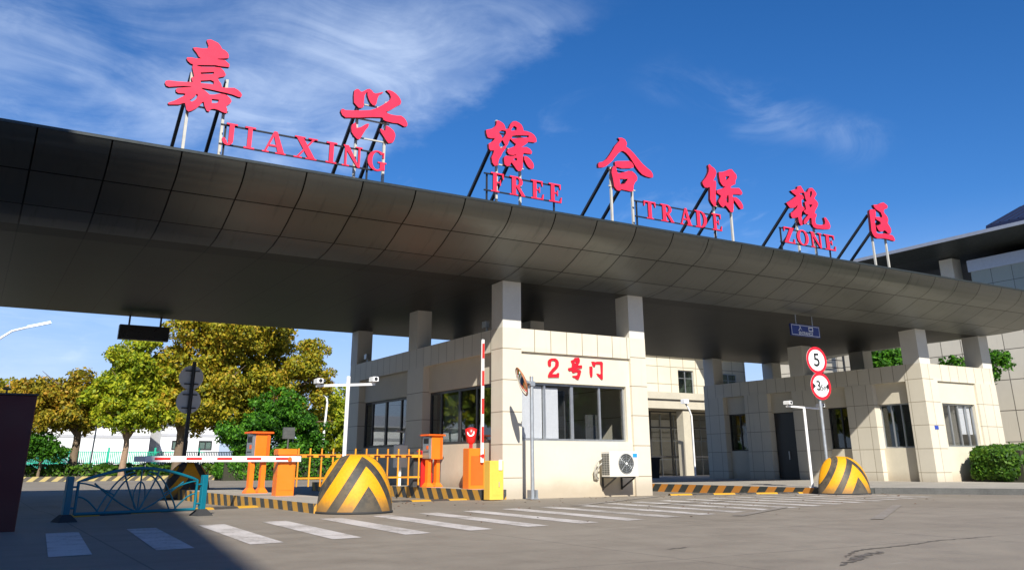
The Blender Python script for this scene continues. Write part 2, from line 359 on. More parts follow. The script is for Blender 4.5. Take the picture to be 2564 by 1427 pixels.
# outlines of the sign characters: (x, z) in metres on the sign plane
GLYPHS = {
 'jia': [[[(3.190,10.047),(3.274,10.079),(3.351,10.060),(3.443,10.034),(3.506,9.971),(3.544,9.909),(3.610,9.890),(3.678,9.843),(3.709,9.786),(3.710,9.721),(3.680,9.704),(3.471,9.641),(3.473,9.624),(3.635,9.646),(3.703,9.598),(3.747,9.566),(3.745,9.495),(3.527,9.470),(3.445,9.471),(3.053,9.380),(3.049,9.357),(3.153,9.358),(3.450,9.426),(3.562,9.436),(3.623,9.394),(3.667,9.334),(3.691,9.284),(3.664,9.242),(3.544,9.186),(3.527,9.168),(3.560,9.098),(3.608,9.054),(3.642,8.964),(3.680,8.965),(3.915,9.012),(4.007,8.976),(4.076,8.922),(4.100,8.871),(4.080,8.817),(4.023,8.812),(3.894,8.839),(3.754,8.850),(3.604,8.851),(3.479,8.857),(3.356,8.857),(3.209,8.854),(3.192,8.840),(3.288,8.800),(3.355,8.753),(3.394,8.728),(3.491,8.749),(3.609,8.803),(3.721,8.807),(3.786,8.787),(3.854,8.733),(3.883,8.670),(3.854,8.608),(3.803,8.562),(3.776,8.515),(3.805,8.473),(3.810,8.371),(3.767,8.362),(3.703,8.376),(3.614,8.405),(3.526,8.414),(3.455,8.392),(3.426,8.324),(3.376,8.327),(3.317,8.424),(3.289,8.513),(3.281,8.532),(3.247,8.504),(3.207,8.427),(3.144,8.346),(3.057,8.267),(2.989,8.232),(2.944,8.263),(2.896,8.414),(2.850,8.404),(2.773,8.354),(2.566,8.309),(2.545,8.338),(2.571,8.364),(2.659,8.416),(2.756,8.498),(2.832,8.562),(2.885,8.621),(2.859,8.638),(2.730,8.618),(2.680,8.643),(2.667,8.701),(2.693,8.727),(2.842,8.781),(2.982,8.820),(2.980,8.833),(2.838,8.815),(2.517,8.721),(2.462,8.735),(2.426,8.794),(2.437,8.844),(2.499,8.872),(2.675,8.886),(2.886,8.921),(3.004,8.949),(2.975,8.990),(2.962,9.049),(3.019,9.083),(2.991,9.173),(2.953,9.289),(2.956,9.373),(2.894,9.386),(2.840,9.428),(2.804,9.482),(2.819,9.509),(2.913,9.533),(3.011,9.533),(3.119,9.560),(3.067,9.583),(3.009,9.666),(2.953,9.723),(2.911,9.775),(2.981,9.801),(3.104,9.811),(3.237,9.845),(3.242,9.910),(3.218,9.961),(3.191,10.011)], [(3.139,9.215),(3.426,9.298),(3.431,9.257),(3.390,9.233),(3.149,9.180)], [(3.160,9.019),(3.381,9.085),(3.451,9.066),(3.453,8.990),(3.367,8.984),(3.173,8.960)], [(3.117,8.693),(3.145,8.665),(3.134,8.601),(3.088,8.523),(3.033,8.477),(2.970,8.498),(3.025,8.550),(3.088,8.632)], [(3.447,8.636),(3.606,8.651),(3.595,8.579),(3.548,8.555),(3.458,8.536)]],
  ],
 'xing': [[[(6.789,9.605),(6.845,9.654),(6.904,9.655),(6.942,9.615),(6.978,9.605),(7.035,9.642),(7.115,9.709),(7.185,9.731),(7.247,9.702),(7.285,9.655),(7.346,9.644),(7.429,9.675),(7.536,9.730),(7.537,9.699),(7.455,9.638),(7.417,9.562),(7.397,9.484),(7.384,9.384),(7.351,9.322),(7.291,9.315),(7.229,9.362),(7.177,9.448),(7.136,9.548),(7.131,9.639),(7.108,9.622),(7.059,9.531),(7.053,9.421),(7.048,9.311),(7.047,9.214),(7.002,9.180),(6.920,9.169),(6.846,9.231),(6.797,9.280),(6.780,9.457)]],
  [[(7.630,9.795),(7.715,9.820),(7.802,9.808),(7.890,9.766),(7.980,9.699),(8.026,9.635),(8.048,9.565),(8.032,9.499),(7.966,9.454),(7.894,9.396),(7.812,9.323),(7.705,9.245),(7.634,9.206),(7.672,9.189),(7.770,9.167),(7.929,9.170),(8.063,9.192),(8.152,9.149),(8.204,9.092),(8.244,9.014),(8.235,8.939),(8.161,8.918),(8.074,8.949),(7.999,8.971),(7.841,8.957),(7.682,8.961),(7.597,8.980),(7.570,9.035),(7.534,9.039),(7.296,8.996),(6.947,8.912),(6.603,8.841),(6.520,8.888),(6.474,8.973),(6.488,9.035),(6.532,9.056),(6.591,9.033),(6.936,9.095),(7.239,9.171),(7.367,9.240),(7.518,9.352),(7.670,9.482),(7.751,9.574),(7.766,9.639),(7.732,9.718)]],
  [[(6.780,8.694),(6.874,8.766),(6.889,8.704),(6.905,8.631),(7.008,8.669),(7.120,8.762),(7.188,8.800),(7.218,8.794),(7.194,8.706),(7.128,8.610),(7.076,8.505),(7.034,8.414),(6.991,8.353),(6.933,8.348),(6.849,8.414),(6.786,8.495),(6.767,8.609)]],
  [[(7.513,8.728),(7.561,8.738),(7.610,8.705),(7.659,8.703),(7.664,8.836),(7.700,8.844),(7.786,8.813),(7.874,8.758),(7.920,8.682),(7.929,8.612),(7.909,8.512),(7.865,8.431),(7.758,8.393),(7.707,8.437),(7.618,8.551),(7.541,8.644)]],
  ],
 'zong': [[[(10.856,9.635),(10.921,9.648),(11.014,9.618),(11.080,9.582),(11.120,9.516),(11.133,9.445),(11.200,9.459),(11.240,9.479),(11.267,9.558),(11.307,9.641),(11.374,9.716),(11.469,9.742),(11.564,9.718),(11.645,9.672),(11.692,9.594),(11.712,9.511),(11.821,9.514),(11.957,9.497),(12.053,9.453),(12.121,9.367),(12.134,9.270),(12.078,9.234),(11.859,9.217),(11.831,9.175),(11.749,9.098),(11.640,9.022),(11.681,9.024),(11.816,9.049),(11.925,9.008),(11.978,8.944),(11.964,8.880),(11.855,8.866),(11.720,8.860),(11.693,8.830),(11.684,8.622),(11.676,8.440),(11.622,8.334),(11.542,8.308),(11.489,8.335),(11.410,8.429),(11.324,8.522),(11.298,8.494),(11.264,8.416),(11.172,8.388),(11.107,8.424),(11.087,8.564),(11.094,8.625),(11.146,8.677),(11.278,8.689),(11.358,8.703),(11.464,8.746),(11.478,8.773),(11.358,8.733),(11.239,8.730),(11.186,8.798),(11.212,8.888),(11.332,8.946),(11.439,9.009),(11.466,9.069),(11.372,9.125),(11.293,9.183),(11.266,9.165),(11.226,9.072),(11.199,8.994),(11.160,8.963),(11.146,8.900),(11.094,8.818),(11.041,8.748),(11.002,8.657),(10.937,8.549),(10.912,8.461),(10.899,8.364),(10.796,8.328),(10.731,8.406),(10.704,8.555),(10.755,8.660),(10.781,8.760),(10.665,8.738),(10.626,8.791),(10.612,8.920),(10.702,8.985),(10.767,9.045),(10.805,9.113),(10.675,9.088),(10.585,9.095),(10.545,9.195),(10.532,9.301),(10.687,9.357),(10.778,9.423),(10.843,9.497),(10.856,9.561)], [(10.935,9.333),(11.027,9.388),(11.147,9.393),(11.153,9.315),(11.094,9.217),(11.041,9.146),(11.001,9.224),(10.936,9.272)], [(10.936,8.981),(10.975,9.025),(11.028,9.107),(11.054,9.088),(11.094,9.023),(11.127,8.975),(11.067,8.921),(11.015,8.863),(10.963,8.866),(10.936,8.921)], [(11.307,9.455),(11.360,9.540),(11.414,9.594),(11.495,9.555),(11.488,9.479),(11.400,9.455),(11.333,9.430)], [(11.333,9.282),(11.440,9.322),(11.683,9.375),(11.888,9.403),(11.874,9.344),(11.683,9.295),(11.333,9.203)], [(11.384,8.629),(11.477,8.682),(11.504,8.639),(11.490,8.594),(11.397,8.595)]],
  [[(11.726,8.769),(11.787,8.780),(11.867,8.752),(11.948,8.694),(12.015,8.620),(12.035,8.538),(12.013,8.462),(11.932,8.441),(11.851,8.482),(11.785,8.567),(11.732,8.667)]],
  ],
 'he': [[[(15.002,9.935),(15.129,9.966),(15.252,9.936),(15.311,9.854),(15.316,9.802),(15.279,9.715),(15.410,9.660),(15.562,9.555),(15.712,9.423),(15.878,9.280),(16.048,9.176),(16.188,9.108),(16.254,9.013),(16.247,8.919),(16.157,8.897),(15.997,8.903),(15.840,8.943),(15.734,9.017),(15.615,9.141),(15.498,9.292),(15.396,9.419),(15.276,9.516),(15.168,9.555),(15.090,9.541),(14.976,9.448),(14.828,9.277),(14.746,9.171),(14.619,9.058),(14.509,8.968),(14.401,8.917),(14.242,8.883),(14.231,8.977),(14.271,9.042),(14.408,9.086),(14.550,9.201),(14.680,9.368),(14.812,9.562),(14.863,9.650),(14.978,9.778),(15.061,9.873),(15.024,9.906)]],
  [[(14.838,9.162),(14.932,9.198),(15.388,9.285),(15.480,9.249),(15.531,9.179),(15.535,9.114),(15.454,9.074),(15.091,9.005),(14.922,9.014),(14.847,9.047)]],
  [[(14.777,9.015),(14.893,9.042),(14.881,8.962),(14.899,8.861),(14.958,8.826),(15.162,8.893),(15.322,8.960),(15.479,8.973),(15.585,8.913),(15.651,8.832),(15.636,8.726),(15.553,8.647),(15.500,8.548),(15.474,8.376),(15.394,8.344),(15.224,8.349),(15.040,8.352),(14.961,8.294),(14.870,8.306),(14.783,8.394),(14.749,8.618),(14.705,8.803),(14.726,8.922)], [(14.988,8.670),(15.151,8.691),(15.300,8.715),(15.257,8.650),(15.173,8.540),(15.002,8.499)]],
  ],
 'bao': [[[(18.542,9.704),(18.605,9.748),(18.682,9.689),(18.793,9.643),(18.853,9.575),(18.860,9.484),(18.816,9.386),(18.748,9.296),(18.715,9.213),(18.801,9.240),(18.817,9.165),(18.789,8.979),(18.748,8.588),(18.735,8.395),(18.644,8.381),(18.541,8.493),(18.509,8.577),(18.533,8.810),(18.535,8.990),(18.441,8.949),(18.325,8.937),(18.252,9.021),(18.235,9.096),(18.300,9.170),(18.409,9.279),(18.486,9.395),(18.536,9.481),(18.559,9.589),(18.545,9.652)]],
  [[(18.976,9.550),(19.122,9.581),(19.298,9.644),(19.443,9.722),(19.565,9.743),(19.627,9.680),(19.737,9.593),(19.752,9.503),(19.678,9.384),(19.655,9.262),(19.537,9.203),(19.446,9.149),(19.439,9.096),(19.578,9.118),(19.805,9.155),(19.899,9.077),(19.933,9.004),(19.892,8.945),(19.727,8.932),(19.519,8.907),(19.488,8.856),(19.513,8.704),(19.485,8.467),(19.449,8.308),(19.347,8.293),(19.257,8.382),(19.151,8.482),(19.080,8.446),(19.025,8.400),(18.946,8.439),(18.858,8.541),(18.865,8.606),(18.959,8.710),(18.984,8.778),(18.903,8.804),(18.825,8.843),(18.825,8.927),(18.939,8.977),(19.095,9.028),(19.222,9.113),(19.136,9.100),(19.058,9.152),(19.000,9.234),(18.976,9.399)], [(19.253,9.465),(19.434,9.489),(19.372,9.400),(19.297,9.335),(19.256,9.341)], [(19.256,8.820),(19.310,8.854),(19.312,8.725),(19.287,8.580),(19.212,8.581),(19.190,8.681)]],
  [[(19.516,8.802),(19.645,8.822),(19.759,8.767),(19.852,8.690),(19.909,8.595),(19.904,8.484),(19.798,8.455),(19.728,8.516),(19.638,8.619),(19.531,8.720)]],
  ],
 'shui': [[[(22.569,9.654),(22.727,9.705),(22.787,9.630),(22.861,9.539),(22.851,9.479),(22.631,9.432),(22.642,9.389),(22.764,9.382),(22.822,9.301),(22.777,9.243),(22.681,9.190),(22.671,9.073),(22.681,8.973),(22.767,8.960),(22.791,8.887),(22.712,8.838),(22.630,8.762),(22.591,8.631),(22.606,8.507),(22.593,8.317),(22.519,8.288),(22.447,8.385),(22.424,8.569),(22.332,8.531),(22.135,8.491),(22.086,8.559),(22.101,8.661),(22.204,8.714),(22.323,8.806),(22.402,8.868),(22.457,8.940),(22.456,8.990),(22.335,8.884),(22.208,8.853),(22.085,8.834),(22.008,8.899),(21.927,8.987),(22.028,9.027),(22.199,9.129),(22.354,9.229),(22.469,9.298),(22.406,9.339),(22.290,9.385),(22.213,9.449),(22.398,9.517),(22.545,9.560)]],
  [[(22.855,9.506),(23.037,9.528),(23.067,9.597),(23.154,9.689),(23.303,9.719),(23.384,9.660),(23.470,9.583),(23.475,9.505),(23.376,9.399),(23.348,9.343),(23.446,9.280),(23.507,9.211),(23.481,9.117),(23.401,9.015),(23.311,8.912),(23.277,8.817),(23.356,8.803),(23.354,8.739),(23.285,8.653),(23.254,8.521),(23.284,8.436),(23.463,8.435),(23.705,8.475),(23.757,8.565),(23.739,8.665),(23.723,8.733),(23.807,8.745),(23.886,8.673),(23.961,8.580),(23.996,8.469),(23.939,8.359),(23.659,8.315),(23.294,8.286),(23.139,8.315),(23.068,8.419),(23.084,8.624),(22.993,8.612),(22.926,8.526),(22.823,8.436),(22.723,8.360),(22.673,8.378),(22.688,8.468),(22.794,8.584),(22.958,8.721),(22.835,8.729),(22.742,8.804),(22.748,8.843),(22.861,8.885),(22.862,9.000),(22.833,9.149),(22.947,9.192),(22.905,9.262),(22.881,9.387)], [(23.191,9.591),(23.265,9.603),(23.266,9.499),(23.193,9.384),(23.115,9.346),(23.135,9.465)], [(23.037,9.090),(23.220,9.117),(23.152,9.030),(23.072,8.980)]],
  ],
 'qu': [[[(26.210,9.342),(26.295,9.398),(26.522,9.425),(26.546,9.366),(26.531,9.251),(26.527,9.188),(26.453,9.103),(26.415,8.924),(26.426,8.801),(26.418,8.677),(26.428,8.555),(26.535,8.538),(26.915,8.588),(27.176,8.584),(27.305,8.576),(27.370,8.529),(27.415,8.435),(27.382,8.375),(27.261,8.378),(27.022,8.397),(26.761,8.395),(26.421,8.351),(26.283,8.389),(26.208,8.465),(26.160,8.581),(26.176,8.829),(26.192,9.078),(26.189,9.239)]],
  [[(26.474,9.594),(26.734,9.639),(26.901,9.721),(27.063,9.771),(27.168,9.735),(27.271,9.687),(27.276,9.624),(27.204,9.556),(27.063,9.517),(27.014,9.421),(27.045,9.350),(27.128,9.298),(27.189,9.231),(27.195,9.131),(27.137,8.998),(27.213,8.920),(27.284,8.817),(27.265,8.690),(27.202,8.619),(27.070,8.614),(26.975,8.689),(26.906,8.717),(26.821,8.668),(26.701,8.628),(26.577,8.648),(26.520,8.727),(26.466,8.819),(26.602,8.850),(26.746,8.919),(26.744,8.994),(26.605,9.037),(26.483,9.070),(26.499,9.147),(26.709,9.176),(26.854,9.159),(26.890,9.240),(26.841,9.358),(26.721,9.404),(26.582,9.446),(26.503,9.510)]],
  ],
 'two': [[[(14.026,3.653),(14.071,3.712),(14.149,3.745),(14.280,3.752),(14.358,3.714),(14.400,3.652),(14.398,3.552),(14.343,3.478),(14.272,3.418),(14.193,3.350),(14.157,3.299),(14.322,3.307),(14.349,3.340),(14.410,3.343),(14.398,3.219),(14.026,3.202),(14.027,3.258),(14.081,3.352),(14.187,3.456),(14.275,3.531),(14.294,3.618),(14.270,3.673),(14.209,3.691),(14.148,3.674),(14.130,3.623),(14.127,3.524),(14.050,3.513),(14.025,3.554)]],
  ],
 'hao': [[[(14.843,3.719),(14.934,3.752),(14.980,3.806),(15.124,3.814),(15.158,3.750),(15.147,3.684),(15.100,3.639),(15.090,3.595),(15.225,3.605),(15.231,3.523),(15.132,3.510),(15.033,3.498),(15.032,3.477),(15.157,3.468),(15.192,3.420),(15.162,3.332),(15.123,3.251),(15.085,3.185),(15.022,3.190),(14.953,3.237),(14.882,3.248),(14.883,3.283),(14.990,3.295),(15.053,3.313),(15.083,3.400),(14.994,3.396),(14.903,3.363),(14.860,3.397),(14.870,3.440),(14.772,3.414),(14.729,3.447),(14.739,3.498),(14.864,3.526),(14.875,3.591),(14.868,3.648),(14.842,3.675)], [(14.950,3.696),(15.039,3.697),(15.020,3.656),(14.966,3.653)]],
  ],
 'men': [[[(15.506,3.580),(15.597,3.592),(15.609,3.542),(15.596,3.323),(15.585,3.279),(15.530,3.277),(15.507,3.391)]],
  [[(15.585,3.730),(15.658,3.734),(15.722,3.723),(15.778,3.740),(15.964,3.750),(15.999,3.708),(15.981,3.414),(15.977,3.232),(15.922,3.222),(15.851,3.284),(15.788,3.332),(15.754,3.389),(15.809,3.391),(15.891,3.359),(15.921,3.411),(15.912,3.630),(15.886,3.673),(15.729,3.664),(15.707,3.590),(15.652,3.587),(15.608,3.636)]],
  ],
}
M = {}
M['road'] = road_mat()
M['pavement'] = plain('pavement concrete', (.36, .33, .285), .8, var=.3, scale=1.2, bump=.3)
M['kerb_dark'] = plain('weathered kerb stone', (.10, .10, .095), .8, var=.4, scale=3, bump=.3)
M['kerb'] = stripe_mat('yellow and black kerb paint', .62, -.75, (.52, .27, .035), (.045, .05, .05), .45)
M['kerb_right'] = stripe_mat('orange and black kerb paint', .72, .95, (.50, .20, .03), (.035, .042, .04), .3)
M['kerb_far'] = stripe_mat('faded kerb paint', .62, -1.2, (.42, .33, .12), (.07, .06, .045), .6)
M['tile'] = tiles('cream wall tile', (.63, .58, .475), (.26, .215, .15), 0, .86, 0, .49, .024)
M['tile_annex'] = tiles('cream wall tile with upright joints', (.63, .58, .475), (.27, .225, .155), .66, .86, .1, .49, .022)
M['parapet'] = tiles('cream parapet panel', (.63, .58, .475), (.25, .205, .14), .56, 0, .1, 0, .024)
M['render'] = plain('cream smooth render', (.63, .575, .455), .7, var=.08, scale=1.1, dirt=.6)
M['shaft'] = plain('grey painted column shaft', (.66, .635, .57), .6, var=.08, scale=1.5)
M['porch'] = plain('cream porch paint', (.50, .455, .355), .7, var=.12, scale=1.2)
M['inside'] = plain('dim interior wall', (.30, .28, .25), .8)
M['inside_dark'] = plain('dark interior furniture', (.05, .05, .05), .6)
M['alu'] = plain('grey aluminium frame', (.42, .44, .46), .35, .7, var=.08)
M['alu_dark'] = plain('dark bronze window frame', (.05, .05, .052), .4, .3)
M['glass'] = glass_mat('window glass', (.93, .94, .94))
M['glass_dark'] = glass_mat('dark tinted glass', (.62, .68, .66))
M['blind'] = plain('white roller blind', (.62, .62, .66), .8, var=.05)
M['steel_white'] = plain('white painted steel', (.80, .80, .79), .35, var=.06)
M['steel_grey'] = plain('galvanised steel', (.45, .48, .51), .38, .6, var=.1, scale=10)
M['sign_back'] = plain('bare grey sign back', (.60, .63, .67), .55, var=.1)
M['post_pale'] = plain('pale painted sign post', (.48, .46, .41), .5, var=.15, scale=4)
M['black_steel'] = plain('black painted steel', (.018, .019, .022), .45, var=.2)
M['orange'] = plain('orange powder coat', (.86, .19, .012), .38, var=.07, scale=2.5)
M['orange_dark'] = plain('red orange powder coat', (.80, .12, .012), .4, var=.08)
M['red'] = plain('bright red paint', (.78, .02, .018), .35, var=.08)
M['pinkred'] = plain('red acrylic sign face', (.74, .024, .066), .42, var=.16, scale=1.2)
M['sign_side'] = plain('dark red letter side', (.085, .010, .014), .5, var=.15)
M['paint_old'] = paint_mat('ghost of an old road line', (.44, .40, .36), .34, .52, .97)
M['signred'] = plain('red gate lettering', (.66, .012, .025), .4, var=.05)
M['mirror_rim'] = plain('faded orange mirror rim', (.42, .15, .055), .5, var=.25, scale=8)
M['yellow_box'] = plain('yellow painted cabinet', (.82, .50, .075), .5, var=.08, scale=2)
M['teal'] = plain('blue enamel railing', (.0, .14, .20), .4, var=.1)
M['rubber'] = plain('black rubber foot', (.03, .03, .03), .8, var=.3)
M['fence_yellow'] = stripe_mat('yellow barrier fence tube', .62, 0, (.74, .31, .012), (.66, .24, .012), .0)
M['ac_white'] = plain('off white cabinet', (.60, .575, .53), .45, var=.05)
M['fan_grey'] = plain('grey fan grille', (.075, .08, .075), .5, var=.25, scale=20)
M['blue'] = plain('blue sticker', (.02, .28, .80), .4)
M['plate_blue'] = plain('blue enamel plate', (.02, .06, .36), .35)
M['sign_blue'] = plain('blue road sign sheet', (.008, .03, .20), .4)
M['white'] = plain('white sheet', (.80, .81, .80), .45, var=.04)
M['black'] = plain('black print', (.015, .015, .015), .5)
M['sign_red_ring'] = plain('red sign border', (.78, .015, .03), .4)
M['maroon'] = plain('dark red painted board', (.085, .007, .007), .55, var=.15, scale=2)
M['led'] = plain('unlit message screen', (.012, .012, .012), .3)
M['roofing_dark'] = plain('dark blue roof sheet', (.02, .026, .06), .4, .3)
M['soffit_dark'] = plain('dark panelled soffit', (.035, .042, .042), .45, .3)
M['trim'] = plain('pale metal trim', (.45, .45, .47), .35, .6)
M['shaded_tile'] = tiles('wall panel darkened for roof shade', (.34, .39, .37), (.10, .115, .11), 1.15, 1.9, 0, .6, .03)  # grey tone holds the shade cast by the overhanging hall roof
M['beigetile'] = tiles('beige stone panel', (.60, .55, .45), (.13, .115, .09), 1.2, 1.55, 0, .3, .045)
M['creamtile_far'] = tiles('cream stone panel', (.60, .555, .44), (.30, .26, .19), 1.25, 1.25, 0, .1, .06)
M['white_wall'] = plain('white factory wall', (.78, .79, .80), .7, var=.06, scale=.3)
M['grey_roof'] = plain('grey sheet roof', (.40, .41, .44), .6, var=.1, scale=.3)
M['fence_green'] = plain('green fence paint', (.015, .42, .28), .5)
M['bark'] = plain('grey brown bark', (.16, .115, .075), .9, var=.45, scale=7, bump=.6)
M['twig'] = plain('dark hedge twigs', (.035, .035, .018), .9, var=.5, scale=9)
M['bark_tan'] = plain('tan bark', (.30, .20, .13), .9, var=.4, scale=7, bump=.6)
M['grass'] = plain('dry verge grass', (.16, .15, .035), .9, var=.5, scale=3, bump=.5)
M['paint'] = paint_mat('worn white road paint', (.62, .575, .54), .45, .63, .88)
M['paint_faint'] = paint_mat('nearly worn off white paint', (.64, .60, .56), .42, .60, .92)
M['paint_yellow'] = stripe_mat('yellow and black hump paint', 1.3, 0, (.55, .29, .02), (.05, .045, .04), .55)
M['leaf_green'] = leaf_mat('yellow green leaves', [(.32, (.05, .10, .008)), (.5, (.20, .28, .012)), (.66, (.42, .45, .02)), (.82, (.52, .45, .03))])
M['leaf_gold'] = leaf_mat('golden autumn leaves', [(.30, (.035, .055, .007)), (.46, (.19, .205, .012)), (.60, (.36, .325, .018)), (.76, (.48, .31, .022)), (.90, (.40, .15, .02))])
M['leaf_rust'] = leaf_mat('rusty autumn leaves', [(.30, (.04, .055, .008)), (.46, (.18, .17, .015)), (.60, (.37, .31, .022)), (.76, (.47, .27, .022)), (.92, (.44, .14, .02))])
M['leaf_dark'] = leaf_mat('deep green leaves', [(.32, (.008, .035, .004)), (.52, (.035, .13, .008)), (.68, (.09, .26, .014)), (.85, (.15, .33, .02))])
M['leaf_hedge'] = leaf_mat('clipped hedge leaves', [(.30, (.012, .040, .005)), (.52, (.045, .125, .011)), (.70, (.11, .22, .018)), (.88, (.18, .27, .03))])
M['litter'] = plain('fallen leaves', (.16, .06, .02), .8, var=.5, scale=4)

def canopy_mat():
    m, t, b = new_mat('brushed dark aluminium panel'); u, v, uv = uvxy(t)
    ju = joint(t, u, 1.36, 1.53, .034); jv = joint(t, v, 1.12, 0., .034)
    j = math_node(t, 'MAXIMUM', ju, jv)
    cells = N(t, 'ShaderNodeCombineXYZ')
    LK(t, math_node(t, 'FLOOR', math_node(t, 'DIVIDE', math_node(t, 'SUBTRACT', u, 1.53), 1.36)), cells.inputs[0])
    LK(t, math_node(t, 'FLOOR', math_node(t, 'DIVIDE', v, 1.12)), cells.inputs[1])
    wn = N(t, 'ShaderNodeTexWhiteNoise'); LK(t, cells.outputs[0], wn.inputs['Vector'])
    g = N(t, 'ShaderNodeNewGeometry'); p = g.outputs['Position']
    n1 = noise(t, p, .8, 6, .6)
    mp = N(t, 'ShaderNodeMapping'); mp.inputs['Scale'].default_value = (3.2, .35, 1); LK(t, uv, mp.inputs['Vector'])
    run = maprange(t, noise(t, mp.outputs[0], 1.6, 6, .65), .52, .78)
    k = math_node(t, 'ADD', .80, math_node(t, 'ADD', math_node(t, 'MULTIPLY', wn.outputs['Value'], .22), math_node(t, 'SUBTRACT', math_node(t, 'MULTIPLY', n1, .25), math_node(t, 'MULTIPLY', run, .22))))
    sc = N(t, 'ShaderNodeVectorMath', operation='SCALE'); sc.inputs[0].default_value = (.160, .168, .160); LK(t, k, sc.inputs['Scale'])
    LK(t, mixc(t, j, sc.outputs[0], (.006, .006, .006)), b.inputs['Base Color'])
    b.inputs['Metallic'].default_value = .88; b.inputs['Specular IOR Level'].default_value = .3; LK(t, math_node(t, 'ADD', .36, math_node(t, 'ADD', math_node(t, 'MULTIPLY', n1, .14), math_node(t, 'MULTIPLY', run, .10))), b.inputs['Roughness'])
    bn = N(t, 'ShaderNodeBump'); bn.inputs['Strength'].default_value = .6; bn.inputs['Distance'].default_value = .01
    LK(t, math_node(t, 'SUBTRACT', math_node(t, 'MULTIPLY', noise(t, p, .55, 2, .5), .25), j), bn.inputs['Height']); LK(t, bn.outputs[0], b.inputs['Normal'])
    return m
M['canopy'] = canopy_mat()
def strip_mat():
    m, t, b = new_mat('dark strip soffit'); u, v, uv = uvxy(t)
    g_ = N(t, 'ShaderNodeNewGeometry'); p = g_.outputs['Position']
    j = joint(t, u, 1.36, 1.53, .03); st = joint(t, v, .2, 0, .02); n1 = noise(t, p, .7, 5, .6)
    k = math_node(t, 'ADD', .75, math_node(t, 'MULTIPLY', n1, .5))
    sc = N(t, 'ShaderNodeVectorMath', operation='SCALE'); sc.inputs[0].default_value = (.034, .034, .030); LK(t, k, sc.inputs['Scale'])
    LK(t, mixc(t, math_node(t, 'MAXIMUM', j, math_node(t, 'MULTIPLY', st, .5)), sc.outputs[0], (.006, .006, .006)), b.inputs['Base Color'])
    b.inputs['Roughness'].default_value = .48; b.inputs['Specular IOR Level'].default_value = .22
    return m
M['strip_soffit'] = strip_mat()

# ================================================================== ground
def smooth(a, b, x):
    t = min(1, max(0, (x-a)/(b-a))); return t*t*(3-2*t)
def ground_z(y): return -.10*smooth(18.5, 24.5, y)+.10*smooth(40, 52, y)
g = MB()
xs = [-900, -300, -120, -60]+[-40+2*i for i in range(61)]+[120, 200, 400, 900]
ys = [-300, -100, -40]+[-20+2.5*i for i in range(14)]+[15+.75*i for i in range(60)]+[62, 70, 90, 140, 300, 700, 1500]
nv = len(xs)
g.add([(x, y, ground_z(y)) for y in ys for x in xs], [(j*nv+i, j*nv+i+1, (j+1)*nv+i+1, (j+1)*nv+i) for j in range(len(ys)-1) for i in range(nv-1)])
tag(g.build('road', M['road']), kind='structure')

def ribbon(pts, y_lift=.004):
    """flat quad given by four ground points, laid just above the road"""
    m = MB(); a, b, c, d = [Vector((*p, 0)) for p in pts]; n = 8
    V = []
    for i in range(n+1):
        t = i/n; p, q = a.lerp(d, t), b.lerp(c, t)
        V += [(p.x, p.y, ground_z(p.y)+y_lift), (q.x, q.y, ground_z(q.y)+y_lift)]
    return m.add(V, [(2*i, 2*i+1, 2*i+3, 2*i+2) for i in range(n)])
# zebra stripes: lane-wise bars, the row drifting back to the right
for i in range(21):
    x = 1.08+1.03*i; y1 = 13.45+.265*x; y0 = 10.05+.17*x+(0 if i < 9 else .10*(x-9.5)); w = .40
    st = ribbon([(x-.22, y0), (x-.22+w, y0+.06), (x+w, y1+.06), (x, y1)])
    tag(st.build('crosswalk_stripe', M['paint'] if i < 9 else M['paint_faint']), kind='structure')
for pts in ([(11.2, 16.30), (11.35, 16.12), (16.4, 19.45), (16.3, 19.62)], [(11.35, 11.65), (11.5, 11.5), (14.4, 13.15), (14.3, 13.3)], [(12.5, 9.75), (12.62, 9.6), (16.95, 12.4), (16.85, 12.55)], [(13.1, 15.75), (13.2, 15.6), (16.3, 16.3), (16.2, 16.42)]):
    tag(ribbon(pts, .009).build('worn_road_line', M['paint_old']), kind='structure')

def crack(name, pts, w, mat):
    m = MB(); V = []
    P = []
    for a, b in zip(pts, pts[1:]):
        for i in range(14): P.append(Vector((*a, 0)).lerp(Vector((*b, 0)), i/14))
    P.append(Vector((*pts[-1], 0)))
    for i, p in enumerate(P):
        d = (P[min(i+1, len(P)-1)]-P[max(i-1, 0)]).normalized(); n = Vector((-d.y, d.x, 0)); t = i/(len(P)-1)
        ww = w*(.25+random.random())*math.sin(math.pi*min(.97, max(.03, t)))**.5; j = (random.random()-.5)*w*2.2
        for q in (p+n*(j+ww), p+n*(j-ww)): V.append((q.x, q.y, ground_z(q.y)+.004))
    m.add(V, [(2*i+1, 2*i+3, 2*i+2, 2*i) for i in range(len(P)-1)]); return tag(m.build(name, mat), kind='structure')
random.seed(4)
M['crack'] = plain('tar filled crack', (.115, .10, .084), .8, var=.4, scale=8)
M['tyre'] = paint_mat('tyre rubber streak', (.155, .135, .115), .40, .60, .95)
crack('road_crack', [(7.3, 6.05), (8.0, 6.45), (8.9, 6.55), (9.8, 6.72), (10.9, 6.75)], .022, M['crack'])
crack('road_crack', [(6.7, 5.6), (7.4, 5.95), (8.1, 6.25)], .05, M['crack'])
crack('road_crack', [(4.9, 5.6), (5.05, 5.75), (5.3, 5.8)], .014, M['crack'])
crack('road_crack', [(6.45, 7.6), (6.6, 7.62), (6.85, 7.7)], .025, M['crack'])
